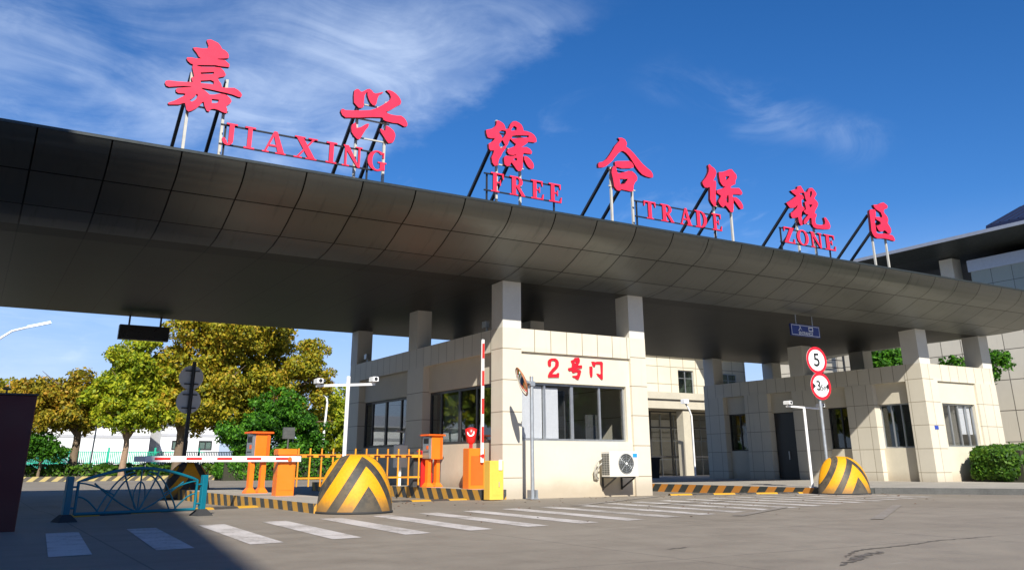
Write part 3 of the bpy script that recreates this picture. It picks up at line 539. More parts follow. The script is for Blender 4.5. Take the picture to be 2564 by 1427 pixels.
# islands and pavements with kerbs
def slab(name, poly, z, kerb_mat, z0=-.3, top=None):
    m = MB(); m.prism([[(p[0], p[1]) for p in poly]], lambda a, b, d: (a, b, z+d), z0-z, 0, 1)
    # kerb faces carry a running length so that the stripes go round the corner
    return tag(m.build(name, [top or M['pavement'], kerb_mat]), kind='structure')
slab('lane_island', [(5.66, 16.5), (5.52, 29.6), (6.9, 29.9), (7.06, 16.5)], .17, M['kerb'])
slab('gatehouse_pavement', [(11.70, 21.0), (11.70, 34.5), (19.2, 34.5), (19.2, 33.15), (12.44, 33.15), (12.44, 21.0)], .21, M['kerb'])
slab('entrance_pavement', [(21.5, 18.3), (21.5, 41.0), (75, 41.0), (75, -10), (38, -10), (29.5, 8.0), (26.0, 12.6), (24.2, 15.6), (22.9, 17.35), (22.3, 17.9)], .16, M['kerb_right'])
# plain grey edging over the right-hand corner of the pavement
ed = MB(); pts = [(22.75, 17.48), (22.9, 17.35), (24.2, 15.6), (26.0, 12.6), (29.5, 8.0), (38, -10)]
for (a, b) in zip(pts, pts[1:]):
    d = Vector((b[0]-a[0], b[1]-a[1], 0)).normalized(); nrm = Vector((-d.y, d.x, 0)) if False else Vector((d.y, -d.x, 0))
    A, B = Vector((*a, 0)), Vector((*b, 0)); s = -1 if nrm.x > 0 else 1; o = nrm*s*.02
    ed.add([A+o+Vector((0, 0, -.1)), B+o+Vector((0, 0, -.1)), B+o+Vector((0, 0, .163)), A+o+Vector((0, 0, .163)), A-o*8+Vector((0, 0, .163)), B-o*8+Vector((0, 0, .163))], [(0, 1, 2, 3), (3, 2, 5, 4)])
tag(ed.build('pavement_edging', M['kerb_dark']), kind='structure')
vg = MB(); vg.box(-120, 24, 57.3, 74, -.2, .16)
tag(vg.build('verge', M['grass']), kind='structure')
kf = MB(); kf.box(-120, 24, 57.0, 57.3, -.2, .26)
tag(kf.build('far_kerb', M['kerb_far']), kind='structure')

def hump(name, a, b, label, w=.30, h=.045):
    a, b = Vector((*a, 0)), Vector((*b, 0)); d = (b-a); L = d.length; d.normalize(); n = Vector((-d.y, d.x, 0)); m = MB()
    prof = [(-w/2, -.01), (-w*.3, h*.8), (0, h), (w*.3, h*.8), (w/2, -.01)]
    k = 10; V = [a+d*L*i/k+n*p+Vector((0, 0, q+ground_z((a+d*L*i/k).y))) for i in range(k+1) for p, q in prof]
    m.add(V, [(i*5+j, i*5+j+1, (i+1)*5+j+1, (i+1)*5+j) for i in range(k) for j in range(4)], uvs=[[(L*i/k, 0), (L*i/k, 1), (L*(i+1)/k, 1), (L*(i+1)/k, 0)] for i in range(k) for j in range(4)])
    c = (a+b)/2; o = m.build(name, M['paint_yellow'], loc=(c.x, c.y, 0)); return tag(o, label, 'speed hump', 'speed humps across the lanes')
hump('speed_hump', (1.6, 17.75), (5.5, 19.9), 'yellow and black speed hump beside the blue railing')
hump('speed_hump', (7.3, 20.6), (11.65, 21.9), 'yellow and black speed hump behind the nearest striped dome')
hump('speed_hump', (17.7, 20.6), (21.4, 19.0), 'yellow and black speed hump between gatehouse and sign post')
hump('speed_hump', (23.3, 17.6), (25.2, 15.4), 'short yellow and black speed hump right of the far dome')

# ================================================================== canopy
XL, XR, YF, YB, ZT = -24.0, 38.6, 18.33, 33.25, 7.19
def roof_z(y): return ZT-(y-YF)*(ZT-5.99)/(YB-YF)
prof = [(0, 7.19), (.045, 7.06), (.13, 6.91), (.26, 6.76), (.44, 6.63), (.62, 6.545), (.82, 6.46), (1.25, 6.245), (1.80, 6.03), (2.35, 5.905), (2.9, 5.845), (3.6, 5.82)]
cn = MB(); arc = [0]
for a, b in zip(prof, prof[1:]): arc.append(arc[-1]+math.hypot(a[0]-b[0], a[1]-b[1]))
def ringpts(d, z):
    zr = 5.82+(z-5.82)*.124; q = d*.35
    return [(XL+d, YF+d, z), (XR-d, YF+d, z), (XR-d, YB-.02*d, zr), (XL+d, YB-.02*d, zr)]
V = [p for d, z in prof for p in ringpts(d, z)]; F = []; U = []
for i in range(len(prof)-1):
    for k in range(4):
        q = (4*i+k, 4*i+(k+1) % 4, 4*i+4+(k+1) % 4, 4*i+4+k)
        ax = 0 if k in (0, 2) else 1
        F.append(q); U.append([(V[j][ax]+(0 if ax == 0 else .4), arc[i] if n < 2 else arc[i+1]) for n, j in enumerate(q)])
nf = 4*(len(prof)-2); cn.add(V, F[:nf], 0, True, U[:nf])
b0 = 4*(len(prof)-1); d = prof[-1][0]
fl = MB(); fl.add(V, F[nf:], 0, False, U[nf:]); fl.add(V[b0:], [(0, 1, 2, 3)], 0, False, [[(p[0], arc[-1]+p[1]-YF-d) for p in V[b0:]]])
canopy = thing('canopy', 'long dark grey metal canopy with rounded edge spanning all the gate lanes', 'canopy', (7, 27, 5.8))
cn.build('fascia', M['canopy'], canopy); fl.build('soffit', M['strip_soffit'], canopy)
rd = MB(); rd.prism([[(YF, 7.188), (YB, 5.988), (YB, 5.93), (YF, 7.13)]], lambda a, b, d: (XL+d, a, b), XR-XL)
rd.build('roof_deck', M['soffit_dark'], canopy)

# ================================================================== rooftop sign
PLANE = {}
def frame_plane(y): return lambda a, b, d: (a, y+d, b)
CH = [('jia', (2.99, 3.77), 9.25, 'first red rooftop character at the left, dense stacked strokes, left of JIAXING'),
      ('xing', (6.96, 7.71), 9.55, 'second red rooftop character, open strokes over the end of the word JIAXING'),
      ('zong', (10.95, 11.69), 9.72, 'third red rooftop character standing over the word FREE'),
      ('he', (14.79, 15.56), 9.05, 'fourth red rooftop character shaped like a pitched roof over a box'),
      ('bao', (18.78, 19.52), 9.2, 'fifth red rooftop character standing over the end of the word TRADE'),
      ('shui', (22.52, 23.34), 9.3, 'sixth red rooftop character standing over the word ZONE'),
      ('qu', (26.38, 27.11), 9.3, 'last red rooftop character at the right, an open-sided frame')]
for key, (xa, xb), zt, lab in CH:
    root = thing('rooftop_character', lab, 'sign character', ((xa+xb)/2, 19.0, 7.19), 'red characters standing on the canopy')
    f = MB()
    for i, poly in enumerate(GLYPHS[key]): f.prism(poly, frame_plane(18.82+.002*i), .10, 0, 1)
    f.build('character_body', [M['pinkred'], M['sign_side']], root)
    for x in (xa, xb):
        MB().bar((x, 19.0, roof_z(19.0)-.02), (x, 19.0, zt), .06).build('post', M['post_pale'], root)
        MB().bar((x, 19.05, min(zt, 9.25)), (x, 21.75, roof_z(21.75)), .075).build('brace', M['black_steel'], root)
        MB().bar((x, 21.75, roof_z(21.75)-.03), (x, 21.75, roof_z(21.75)+.02), .25).build('foot_plate', M['black_steel'], root)
    gl = [p for poly in GLYPHS[key] for r in poly for p in r]; x0, x1 = min(p[0] for p in gl), max(p[0] for p in gl)
    for z in (8.45, 8.95, 9.35 if key in ('xing', 'zong') else 8.95+.001):
        if z == 8.951: continue
        MB().bar((xa-.10, 18.975, z), (xb+.10, 18.975, z), .035).build('crossbar', M['post_pale'], root)

# serif capitals, drawn in a unit box (x 0..1, z 0..1)
T = .24; H = .085
def rect(a, b, c, d): return [(a, c), (b, c), (b, d), (a, d)]
def serif(x, up, half=.17): return [(x-half, 1 if up else 0), (x+half, 1 if up else 0), (x+half, 1-.06 if up else .06), (x-half, 1-.06 if up else .06)]
def arcband(cx, cz, rx, rz, tx, tz, a0, a1, n=18):
    o = [(cx+rx*math.cos(a0+(a1-a0)*i/n), cz+rz*math.sin(a0+(a1-a0)*i/n)) for i in range(n+1)]
    q = [(cx+(rx-tx)*math.cos(a0+(a1-a0)*i/n), cz+(rz-tz)*math.sin(a0+(a1-a0)*i/n)) for i in range(n, -1, -1)]
    return o+q
def letter(c):
    s = []
    if c == 'J': s = [rect(.42, .72, .2, 1), rect(.22, .92, .93, 1), arcband(.38, .22, .34, .22, .28, .09, math.pi, 2*math.pi), [(.03, .2), (.2, .16), (.24, .27), (.14, .33), (.04, .3)]]
    if c == 'I': s = [rect(.33, .67, 0, 1), rect(.08, .92, 0, .075), rect(.08, .92, .925, 1)]
    if c == 'A': s = [[(.44, 1), (.58, 1), (.93, .05), (.66, .05), (.45, .80), (.40, .88)], [(.40, .9), (.47, .8), (.17, .05), (.09, .05)], rect(.24, .68, .30, .38), rect(0, .28, 0, .06), rect(.56, 1, 0, .06)]
    if c == 'X': s = [[(.07, .95), (.37, .95), (.93, .05), (.63, .05)], [(.78, .95), (.88, .95), (.22, .05), (.12, .05)], rect(0, .46, .94, 1), rect(.60, 1, .94, 1), rect(0, .36, 0, .06), rect(.52, 1, 0, .06)]
    if c == 'N': s = [rect(.12, .22, .03, .95), rect(.80, .90, .0, .97), [(.02, 1), (.30, 1), (.90, .0), (.78, .0)], rect(0, .36, 0, .06), rect(.66, 1, .94, 1)]
    if c == 'G': s = [arcband(.52, .5, .50, .5, .24, .075, math.radians(48), math.radians(318)), rect(.68, .92, .08, .42), rect(.56, 1, .40, .47), rect(.80, .88, .66, .94)]
    if c == 'F': s = [rect(.16, .42, 0, 1), rect(0, .94, .93, 1), rect(.42, .70, .47, .54), rect(.0, .60, 0, .06), [(.94, 1), (.94, .70), (.88, .70), (.80, .94)], rect(.66, .73, .36, .66)]
    if c == 'E': s = [rect(.16, .42, 0, 1), rect(0, .92, .93, 1), rect(0, .96, 0, .07), rect(.42, .68, .47, .54), [(.92, 1), (.92, .72), (.86, .72), (.78, .94)], [(.96, 0), (1, .30), (.93, .30), (.82, .06)], rect(.64, .71, .36, .66)]
    if c == 'R': s = [rect(.14, .40, 0, 1), rect(0, .5, .93, 1), arcband(.48, .735, .36, .265, .22, .075, -math.pi/2, math.pi/2), rect(.40, .5, .47, .545), [(.42, .47), (.62, .50), (1, .03), (.76, .03)], rect(0, .54, 0, .06), rect(.74, 1, 0, .06)]
    if c == 'T': s = [rect(.36, .64, 0, 1), rect(0, 1, .92, 1), rect(.20, .80, 0, .06), [(0, 1), (0, .70), (.06, .70), (.14, .94)], [(1, 1), (1, .70), (.94, .70), (.86, .94)]]
    if c == 'D': s = [rect(.14, .40, 0, 1), rect(0, .46, .93, 1), rect(0, .46, 0, .07), arcband(.42, .5, .55, .5, .26, .075, -math.pi/2, math.pi/2)]
    if c == 'Z': s = [rect(.06, .96, .925, 1), rect(.03, 1, 0, .075), [(.62, .95), (.94, .95), (.36, .05), (.04, .05)], [(.03, 1), (.03, .72), (.09, .72), (.18, .94)], [(.98, 0), (1.0, .30), (.93, .30), (.84, .06)]]
    if c == 'O': s = [arcband(.5, .5, .5, .5, .24, .07, -math.pi/2, math.pi/2), arcband(.5, .5, .5, .5, .24, .07, math.pi/2, 3*math.pi/2)]
    return s
WORDS = [('JIAXING', [3.72, 4.09, 4.19, 4.49, 4.62, 5.2, 5.35, 5.93, 6.1, 6.43, 6.52, 7.05, 7.15, 7.68], (3.70, 7.35)),
         ('FREE', [10.6, 11.04, 11.17, 11.68, 11.84, 12.27, 12.41, 12.86], (10.45, 12.8)),
         ('TRADE', [15.71, 16.18, 16.34, 16.87, 17.07, 17.58, 17.68, 18.2, 18.37, 18.8], (15.45, 18.75)),
         ('ZONE', [21.48, 22.01, 22.09, 22.67, 22.73, 23.33, 23.41, 23.99], (21.4, 23.95))]
for w, ex, (ra, rb) in WORDS:
    root = thing('rooftop_word', 'red serif word %s mounted on two thin black rails above the canopy edge' % w, 'sign word', ((ex[0]+ex[-1])/2, 18.75, 7.19), 'red English words standing on the canopy')
    for i, c in enumerate(w):
        x0, x1 = ex[2*i], ex[2*i+1]; x0, x1 = x0+.03*(x1-x0), x1-.03*(x1-x0); f = MB()
        for k, s in enumerate(letter(c)):
            f.prism([[(x0+(x1-x0)*px, 7.565+.525*pz) for px, pz in s]], frame_plane(18.68+.0015*k), .05, 0, 1)
        f.build('letter', [M['pinkred'], M['sign_side']], root)
    for z in (8.06, 7.60): MB().bar((ra, 18.775, z), (rb, 18.775, z), .035).build('rail', M['black_steel'], root)
    for x in (ra+.12, rb-.12): MB().bar((x, 18.84, roof_z(18.84)-.02), (x, 18.84, 8.08), .04).build('stay', M['black_steel'], root)

# ================================================================== windows
def window(parent, axis, a0, a1, z0, z1, plane, mull, frame_mat, glass, fw=.05, transom=None, thick=(), inward=1, blinds=()):
    """axis 'x': window in the plane y = plane; 'y': in the plane x = plane"""
    def bx(m, p0, p1, q0, q1, d0, d1):
        return m.box(p0, p1, plane+d0, plane+d1, q0, q1) if axis == 'x' else m.box(plane+d0, plane+d1, p0, p1, q0, q1)
    f = MB()
    bx(f, a0, a1, z0, z0+fw, -.03, .05); bx(f, a0, a1, z1-fw, z1, -.03, .05)
    bx(f, a0, a0+fw, z0+fw, z1-fw, -.03, .05); bx(f, a1-fw, a1, z0+fw, z1-fw, -.03, .05)
    for i, x in enumerate(mull):
        w = fw*.8 if i in thick else fw*.5
        bx(f, x-w, x+w, z0+fw, z1-fw, -.027, .047)
    ms = sorted([a0]+list(mull)+[a1])
    if transom:
        for p, q in zip(ms, ms[1:]): bx(f, p+fw, q-fw, transom-.02, transom+.02, -.015, .035)
    o = f.build('window', frame_mat, parent)
    for p, q in zip(ms, ms[1:]):
        gl = MB(); bx(gl, p+.02, q-.02, z0+.02, z1-.02, .008, .014); gl.build('pane', glass, o)
    for p, q, r, s in blinds:
        bl = MB(); bx(bl, p, q, r, s, .07, .085); bl.build('blind', M['blind'], o)
    return o

# ================================================================== gatehouse
gh = thing('gatehouse', 'cream tiled gatehouse between two lanes, wide front window under red gate number', 'building', (15, 27, 0))
w = MB()
for x0, x1 in ((12.46, 13.08), (17.0, 17.6)):
    w.box(x0, x1, 21.23, 21.87, -.2, 4.52)
w.box(12.46, 13.0, 26.38, 27.63, -.2, 3.88); w.box(12.46, 13.07, 32.02, 33.1, -.2, 3.88)
w.box(17.3, 17.6, 21.87, 33.1, -.2, 4.52); w.box(13.07, 17.3, 32.85, 33.1, -.2, 4.52)
w.build('wall', M['tile'], gh)
w = MB(); w.box(13.08, 17.0, 21.25, 21.55, 3.88, 4.52); w.box(12.475, 12.78, 21.87, 33.1, 3.88, 4.52); w.build('parapet', M['parapet'], gh)
for x0, x1, y0, y1 in ((12.46, 13.08, 21.23, 21.87), (17.0, 17.6, 21.23, 21.87), (12.46, 13.0, 26.95, 27.63), (12.46, 13.07, 32.42, 33.1), (17.0, 17.6, 26.95, 27.63), (17.0, 17.6, 32.42, 33.1)):
    MB().box(x0+.004, x1-.004, y0+.004, y1-.004, 4.52, 5.90).build('column', M['shaft'], gh)
w = MB()
w.box(13.08, 17.0, 21.31, 21.6, -.2, 1.46); w.box(13.08, 17.0, 21.33, 21.6, 3.05, 3.88); w.box(16.85, 17.0, 21.33, 21.6, 1.46, 3.05)
w.build('infill_wall', M['render'], gh)
for y0, y1 in ((21.87, 26.38), (27.63, 32.02)):
    MB().box(12.68, 12.95, y0, y1, -.2, 1.42).build('sill_wall', M['render'], gh); MB().box(12.68, 12.95, y0, y1, 3.05, 3.88).build('lintel', M['render'], gh)
MB().box(12.78, 17.3, 21.55, 32.85, 3.95, 4.12).build('roof', M['pavement'], gh)
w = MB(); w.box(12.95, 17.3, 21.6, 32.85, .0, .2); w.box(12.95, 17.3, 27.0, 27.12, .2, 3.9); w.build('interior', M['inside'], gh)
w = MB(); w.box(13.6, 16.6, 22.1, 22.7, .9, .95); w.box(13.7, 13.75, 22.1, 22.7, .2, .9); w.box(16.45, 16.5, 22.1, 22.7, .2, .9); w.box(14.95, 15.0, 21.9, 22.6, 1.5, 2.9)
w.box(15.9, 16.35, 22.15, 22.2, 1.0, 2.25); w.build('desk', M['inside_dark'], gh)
window(gh, 'x', 13.08, 16.85, 1.46, 3.05, 21.47, (13.98, 14.93, 15.93), M['alu'], M['glass'], .06, None, (1,), blinds=((13.15, 13.94, 1.53, 2.96), (14.03, 14.50, 1.53, 2.93)))
window(gh, 'y', 21.87, 26.38, 1.42, 3.05, 12.78, (23.25, 24.35, 25.6), M['alu_dark'], M['glass_dark'], .08, None, (1,), blinds=((24.45, 25.5, 1.5, 2.9),))
window(gh, 'y', 27.63, 32.02, 1.42, 3.05, 12.78, (28.7, 30.03, 31.3), M['alu_dark'], M['glass_dark'], .08, None, (1,))
for key in ('two', 'hao', 'men'):
    f = MB()
    for i, poly in enumerate(GLYPHS[key]): f.prism(poly, frame_plane(21.295+.001*i), .034)
    f.build('gate_number', M['signred'], gh)
w = MB(); w.box(13.085, 13.10, 21.29, 21.306, 0, 1.45); w.build('gap_shadow_strip', M['alu_dark'], gh)  # thin dark strip standing in for the shadow gap beside the column
for y, z in ((31.6, 4.52), (22.35, 4.52)):
    m = MB(); m.box(12.55, 12.6, y-.03, y+.03, z, z+.14); m.box(12.47, 12.6, y-.11, y+.11, z+.12, z+.30); m.build('floodlight', M['steel_grey'], gh)

# ================================================================== guard building on the right
an = thing('guard_building', 'cream tiled guard building right of the entrance lane with door and small blue plate', 'building', (33.7, 27, .16))
w = MB()
for y0, y1, dx in ((21.23, 21.98, .7), (23.55, 24.9, .5), (26.14, 27.79, .5), (29.24, 30.69, .5), (32.1, 33.4, .6)):
    w.box(31.32, 31.32+dx, y0, y1, 0, 4.52 if y0 < 21.5 else 3.88)
w.box(32.02, 32.25, 21.23, 21.6, 0, 3.88); w.box(34.75, 36.15, 21.23, 21.9, 0, 3.88)
w.box(35.9, 36.15, 21.9, 33.4, 0, 4.52); w.box(31.92, 35.9, 33.1, 33.4, 0, 4.52)
w.build('wall', M['tile_annex'], an)
w = MB(); w.box(32.02, 36.14, 21.245, 21.6, 3.88, 4.52); w.box(31.335, 31.62, 21.98, 33.4, 3.88, 4.52); w.build('parapet', M['parapet'], an)
for x0, x1, y0, y1 in ((31.32, 31.98, 21.23, 21.98), (35.5, 36.15, 21.23, 21.98), (31.32, 31.95, 26.95, 27.75), (31.32, 31.95, 32.6, 33.3), (35.5, 36.15, 26.95, 27.75), (35.5, 36.15, 32.6, 33.3)):
    MB().box(x0+.004, x1-.004, y0+.004, y1-.004, 4.52, 5.90).build('column', M['shaft'], an)
w = MB()
w.box(32.25, 34.75, 21.30, 21.6, 0, 1.42); w.box(32.25, 34.75, 21.33, 21.6, 3.05, 3.88); w.box(32.25, 32.46, 21.32, 21.6, 1.42, 3.05); w.box(34.6, 34.75, 21.32, 21.6, 1.42, 3.05)
w.build('infill_wall', M['render'], an)
for y0, y1 in ((21.98, 23.55), (24.9, 26.14), (30.69, 32.1)):
    MB().box(31.58, 31.82, y0, y1, 0, 1.40).build('sill_wall', M['render'], an); MB().box(31.55, 31.82, y0, y1, 3.08, 3.88).build('lintel', M['render'], an)
MB().box(31.55, 31.82, 27.79, 29.24, 3.02, 3.88).build('lintel', M['render'], an)
MB().box(31.62, 35.9, 21.6, 33.1, 3.95, 4.12).build('roof', M['pavement'], an)
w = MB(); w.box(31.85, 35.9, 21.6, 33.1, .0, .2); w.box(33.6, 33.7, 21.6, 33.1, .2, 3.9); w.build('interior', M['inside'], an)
window(an, 'x', 32.46, 34.6, 1.42, 3.05, 21.46, (33.05, 33.6, 34.12), M['alu'], M['glass'], .06, None, (), blinds=((33.65, 34.08, 1.9, 3.0), (34.16, 34.5, 1.9, 3.0)))
window(an, 'y', 21.98, 23.55, 1.40, 3.08, 31.70, (22.6, 23.05), M['alu'], M['glass_dark'], .05, None, ())
window(an, 'y', 24.9, 26.14, 1.40, 3.08, 31.70, (25.5,), M['alu_dark'], M['glass_dark'], .05, None, ())
window(an, 'y', 30.69, 32.1, 1.40, 3.08, 31.70, (31.4,), M['alu_dark'], M['glass_dark'], .06, None, ())
w = MB(); w.box(31.62, 31.68, 27.84, 29.19, .2, 2.42); dr = w.build('door', M['alu_dark'], an)
w = MB(); w.box(31.66, 31.72, 27.79, 29.24, 2.42, 3.02); w.build('transom', M['alu_dark'], an)
w = MB(); w.box(31.56, 31.62, 28.45, 28.5, 1.0, 1.35); w.build('handle', M['alu'], dr)
w = MB(); w.box(31.62, 31.85, 21.215, 21.229, 2.05, 2.19); w.build('number_plate', M['plate_blue'], an)

# ================================================================== buildings behind
bb = thing('office_building', 'cream panelled office building with flat roof behind the gate, glazed porch', 'building', (42, 55, 0))
w = MB(); w.box(33, 44.46, 50, 70, -.3, 8.35); w.box(46.0, 51.4, 50, 70, -.3, 8.35); w.box(44.46, 46.0, 50, 50.5, -.3, 5.4); w.box(44.46, 46.0, 50, 50.5, 7.42, 8.35); w.box(44.46, 46, 52, 53, 0, 8.3)
w.build('wall', M['creamtile_far'], bb)
w = MB(); w.box(32.8, 51.6, 49.8, 70.2, 8.35, 8.62); w.build('roof', M['render'], bb)
window(bb, 'x', 44.46, 46.0, 5.4, 7.42, 50.15, (45.23,), M['alu'], M['glass_dark'], .07, 6.85)
window(bb, 'x', 48.6, 50.3, 5.4, 7.35, 49.96, (49.45,), M['alu'], M['glass_dark'], .07, 6.85)
w = MB(); w.box(33, 50, 41.6, 49.98, 4.55, 4.95); w.box(33, 50, 41.75, 42.1, 4.0, 4.55); w.box(33, 50, 46, 46.4, 4.0, 4.55); w.build('porch_roof', M['porch'], bb)
for x in (34.2, 37.75, 41.6):
    MB().box(x-.30, x+.30, 41.9, 42.5, -.2, 4.55).build('porch_column', M['porch'], bb)
w = MB(); w.box(33, 50, 47.6, 47.62, 0, 4.0); w.build('glazed_entrance', M['glass'], bb)
w = MB()
for i in range(14): w.box(33.2+1.2*i-.03, 33.2+1.2*i+.03, 47.5, 47.6, 0, 4.0)
for z in (1.1, 2.3, 3.1): w.box(33, 50, 47.49, 47.6, z-.03, z+.03)
w.build('entrance_frame', M['alu'], bb)
w = MB(); w.box(35.5, 36.6, 49.5, 49.9, 0, 2.4); w.box(39.4, 40.2, 49.5, 49.9, 0, 2.6); w.build('entrance_door', M['inside_dark'], bb)
w = MB()
for i in range(9): w.box(33.2+1.7*i-.04, 33.2+1.7*i+.04, 44.0, 44.1, 0, 4.0)
for z in (.1, 1.25, 3.0, 3.95): w.box(33.2, 47, 43.98, 44.12, z-.04, z+.04)
w.build('screen_frame', M['alu_dark'], bb)
w = MB(); w.box(38.55, 39.4, 49.3, 49.7, 5.25, 5.85); w.build('air_conditioner', M['ac_white'], bb)
w = MB(); w.box(33.4, 49.5, 42.2, 49.6, -.15, .02); w.build('porch_floor', M['pavement'], bb)

rb = thing('hall_building', 'large beige panelled hall at right under a dark overhanging roof', 'building', (50, 32, 0))
w = MB(); w.box(46.4, 70, 6, 43.5, -.3, 8.6); w.build('wall', M['beigetile'], rb)
w = MB(); w.box(46.55, 70, 6, 27.6, 8.6, 10.9); w.build('upper_wall', M['shaded_tile'], rb)
w = MB(); w.box(46.5, 70, 6, 27.7, 10.9, 11.55); w.build('frieze', M['trim'], rb)
for y in (28.6, 38.0): MB().box(46.6, 47.4, y, y+.8, 8.6, 11.9).build('roof_column', M['shaft'], rb)
w = MB(); ZE = 12.25; w.prism([[(44.0, ZE), (44.0, ZE+.12), (50.0, ZE+1.6), (60, ZE+1.9), (70, ZE+1.6), (70, ZE-.4), (48.5, ZE-.4), (46.0, ZE-.25)]], lambda a, b, d: (a, 2+d, b), 45)
w.build('roof', M['soffit_dark'], rb)
w = MB(); w.box(43.93, 44.0, 2, 47, ZE-.02, ZE+.16); w.build('roof_edge', M['trim'], rb)
w = MB(); w.prism([[(46.0, ZE+.62), (46.1, ZE+.9), (50.0, ZE+2.6), (62, ZE+2.9), (62, ZE+1.9), (50, ZE+1.62)]], lambda a, b, d: (a, -4+d, b), 30)
for i in range(60): w.bar((46.1, -3.8+.5*i, ZE+.92), (50, -3.8+.5*i, ZE+2.62), .06)
w.build('upper_roof', M['roofing_dark'], rb)
w = MB()
for y in (36.3, 38.0): w.bar((45.9, y, 3.5), (45.9, y, 8.4), .1)
for i in range(10): w.bar((45.9, 36.3, 3.7+.45*i), (45.9, 38.0, 3.95+.45*i), .05)
w.build('ladder', M['black_steel'], rb)

ob = thing('tall_building', 'tall grey building left of the photographer casting the foreground shade', 'building', (-14, -9, 0))
w = MB(); w.prism([[(1.235+.13*-26-8, -26), (1.235+.13*7.3-8, 7.3), (-24, 7.3), (-24, -26)]], lambda a, b, d: (a, b, d), 20); w.build('wall', M['creamtile_far'], ob)

hb = thing('street_building', 'long cream building across the street behind the photographer', 'building', (50, -50, 0))
MB().box(8, 110, -64, -46, -.3, 15).build('wall', M['beigetile'], hb)
for i in range(12):
    for z in (2.2, 6.2, 10.4): window(hb, 'x', 11+8*i, 15+8*i, z, z+2.4, -46.0+.0, (), M['alu_dark'], M['glass_dark'], .1)
for nm, lab, x0, x1, y0, y1, h, wins in (('factory_building', 'low white factory hall with grey roof behind the autumn trees', -20, 13.6, 84, 104, 4.3, ()),
                                      ('factory_building', 'white two storey factory block with dark windows behind the golden tree', 15.2, 20.5, 88, 106, 4.6, ((16.2, 17.6), (18.6, 19.8)))):
    fb = thing(nm, lab, 'building', ((x0+x1)/2, (y0+y1)/2, 0), 'white factory buildings beyond the fence')
    MB().box(x0, x1, y0, y1, -.2, h).build('wall', M['white_wall'], fb)
    w = MB(); w.prism([[(y0-.5, h), (y0-.5, h+.15), ((y0+y1)/2, h+1.7), (y1+.5, h+.15), (y1+.5, h)]], lambda a, b, d: (x0-.4+d, a, b), x1-x0+.8); w.build('roof', M['grey_roof'], fb)
    MB().box(x0, x1, y0-.05, y0-.002, h-1.25, h-1.0).build('gutter_band', M['grey_roof'], fb)
    for a, b in wins: window(fb, 'x', a, b, 2.2, 3.0, y0-.06, ((a+b)/2,), M['alu_dark'], M['glass_dark'], .08)

# green mesh fence
fc = thing('mesh_fence', 'green mesh fence with posts running behind the roadside trees', 'fence', (0, 70, 0))
for i in range(23):
    x = -44+3.1*i
    MB().bar((x, 70, 0), (x, 70, 2.05), .12).build('post', M['fence_green'], fc)
w = MB()
for z in (.25, 1.0, 1.75): w.bar((-44, 70.02, z), (24.2, 70.02, z), .05)
for i in range(560): w.bar((-44+.1218*i, 70, .1), (-44+.1218*i, 70, 1.78), .055)
w.build('mesh_panel', M['fence_green'], fc)

# ================================================================== plants
rng = np.random.default_rng(7)
def leaves(blobs, count, size, per=14, spread=.42, shell=.45, flat=.0):
    """little leaf sprays in clumps through the outer part of a set of ellipsoids"""
    vol = np.array([b[3]*b[4]*b[5] for b in blobs])**.67; vol /= vol.sum()
    sub = []
    for bl, f in zip(blobs, vol):
        for _ in range(max(9, int(210*f))):
            d = rng.normal(size=3); d /= np.linalg.norm(d); rr = rng.uniform(.35, 1.02)
            m = (bl[3]*bl[4]*bl[5])**(1/3)*rng.uniform(.22, .38)
            sub.append((bl[0]+d[0]*bl[3]*rr, bl[1]+d[1]*bl[4]*rr, bl[2]+d[2]*bl[5]*rr, m, m, m*.72))
    S = np.array(sub); w = S[:, 3]**2; w /= w.sum()
    n = count = int(count*1.9); k = rng.choice(len(S), n, p=w); d = rng.normal(size=(n, 3))+np.array([0, 0, .25]); d /= np.linalg.norm(d, axis=1)[:, None]
    rad = .45+.6*rng.random((n, 1))**.55
    pts = S[k, :3]+d*S[k, 3:6]*rad+rng.normal(size=(n, 3))*spread*.14
    nrm = d*.9+rng.normal(size=(n, 3))*.65; nrm /= np.linalg.norm(nrm, axis=1)[:, None]
    t = np.cross(nrm, rng.normal(size=(n, 3))); t /= np.linalg.norm(t, axis=1)[:, None]; b = np.cross(nrm, t)
    s = size*.9*(.5+1.0*rng.random((n, 1)))
    V = np.stack([pts-t*s, pts+b*s*.6+nrm*s*.12, pts+t*s, pts-b*s*.6+nrm*s*.12], 1).reshape(-1, 3)
    return V, n
def leaf_object(name, V, n, mat, parent):
    off = np.array(parent.matrix_world.translation) if parent else np.zeros(3)
    me = bpy.data.meshes.new(name)
    me.vertices.add(4*n); me.vertices.foreach_set('co', (V-off).astype(np.float32).ravel())
    me.loops.add(4*n); me.loops.foreach_set('vertex_index', np.arange(4*n, dtype=np.int32))
    me.polygons.add(n); me.polygons.foreach_set('loop_start', np.arange(0, 4*n, 4, dtype=np.int32))
    me.update(calc_edges=True); me.materials.append(mat)
    o = bpy.data.objects.new(name, me); COL.objects.link(o)
    if parent: o.parent = parent
    return o
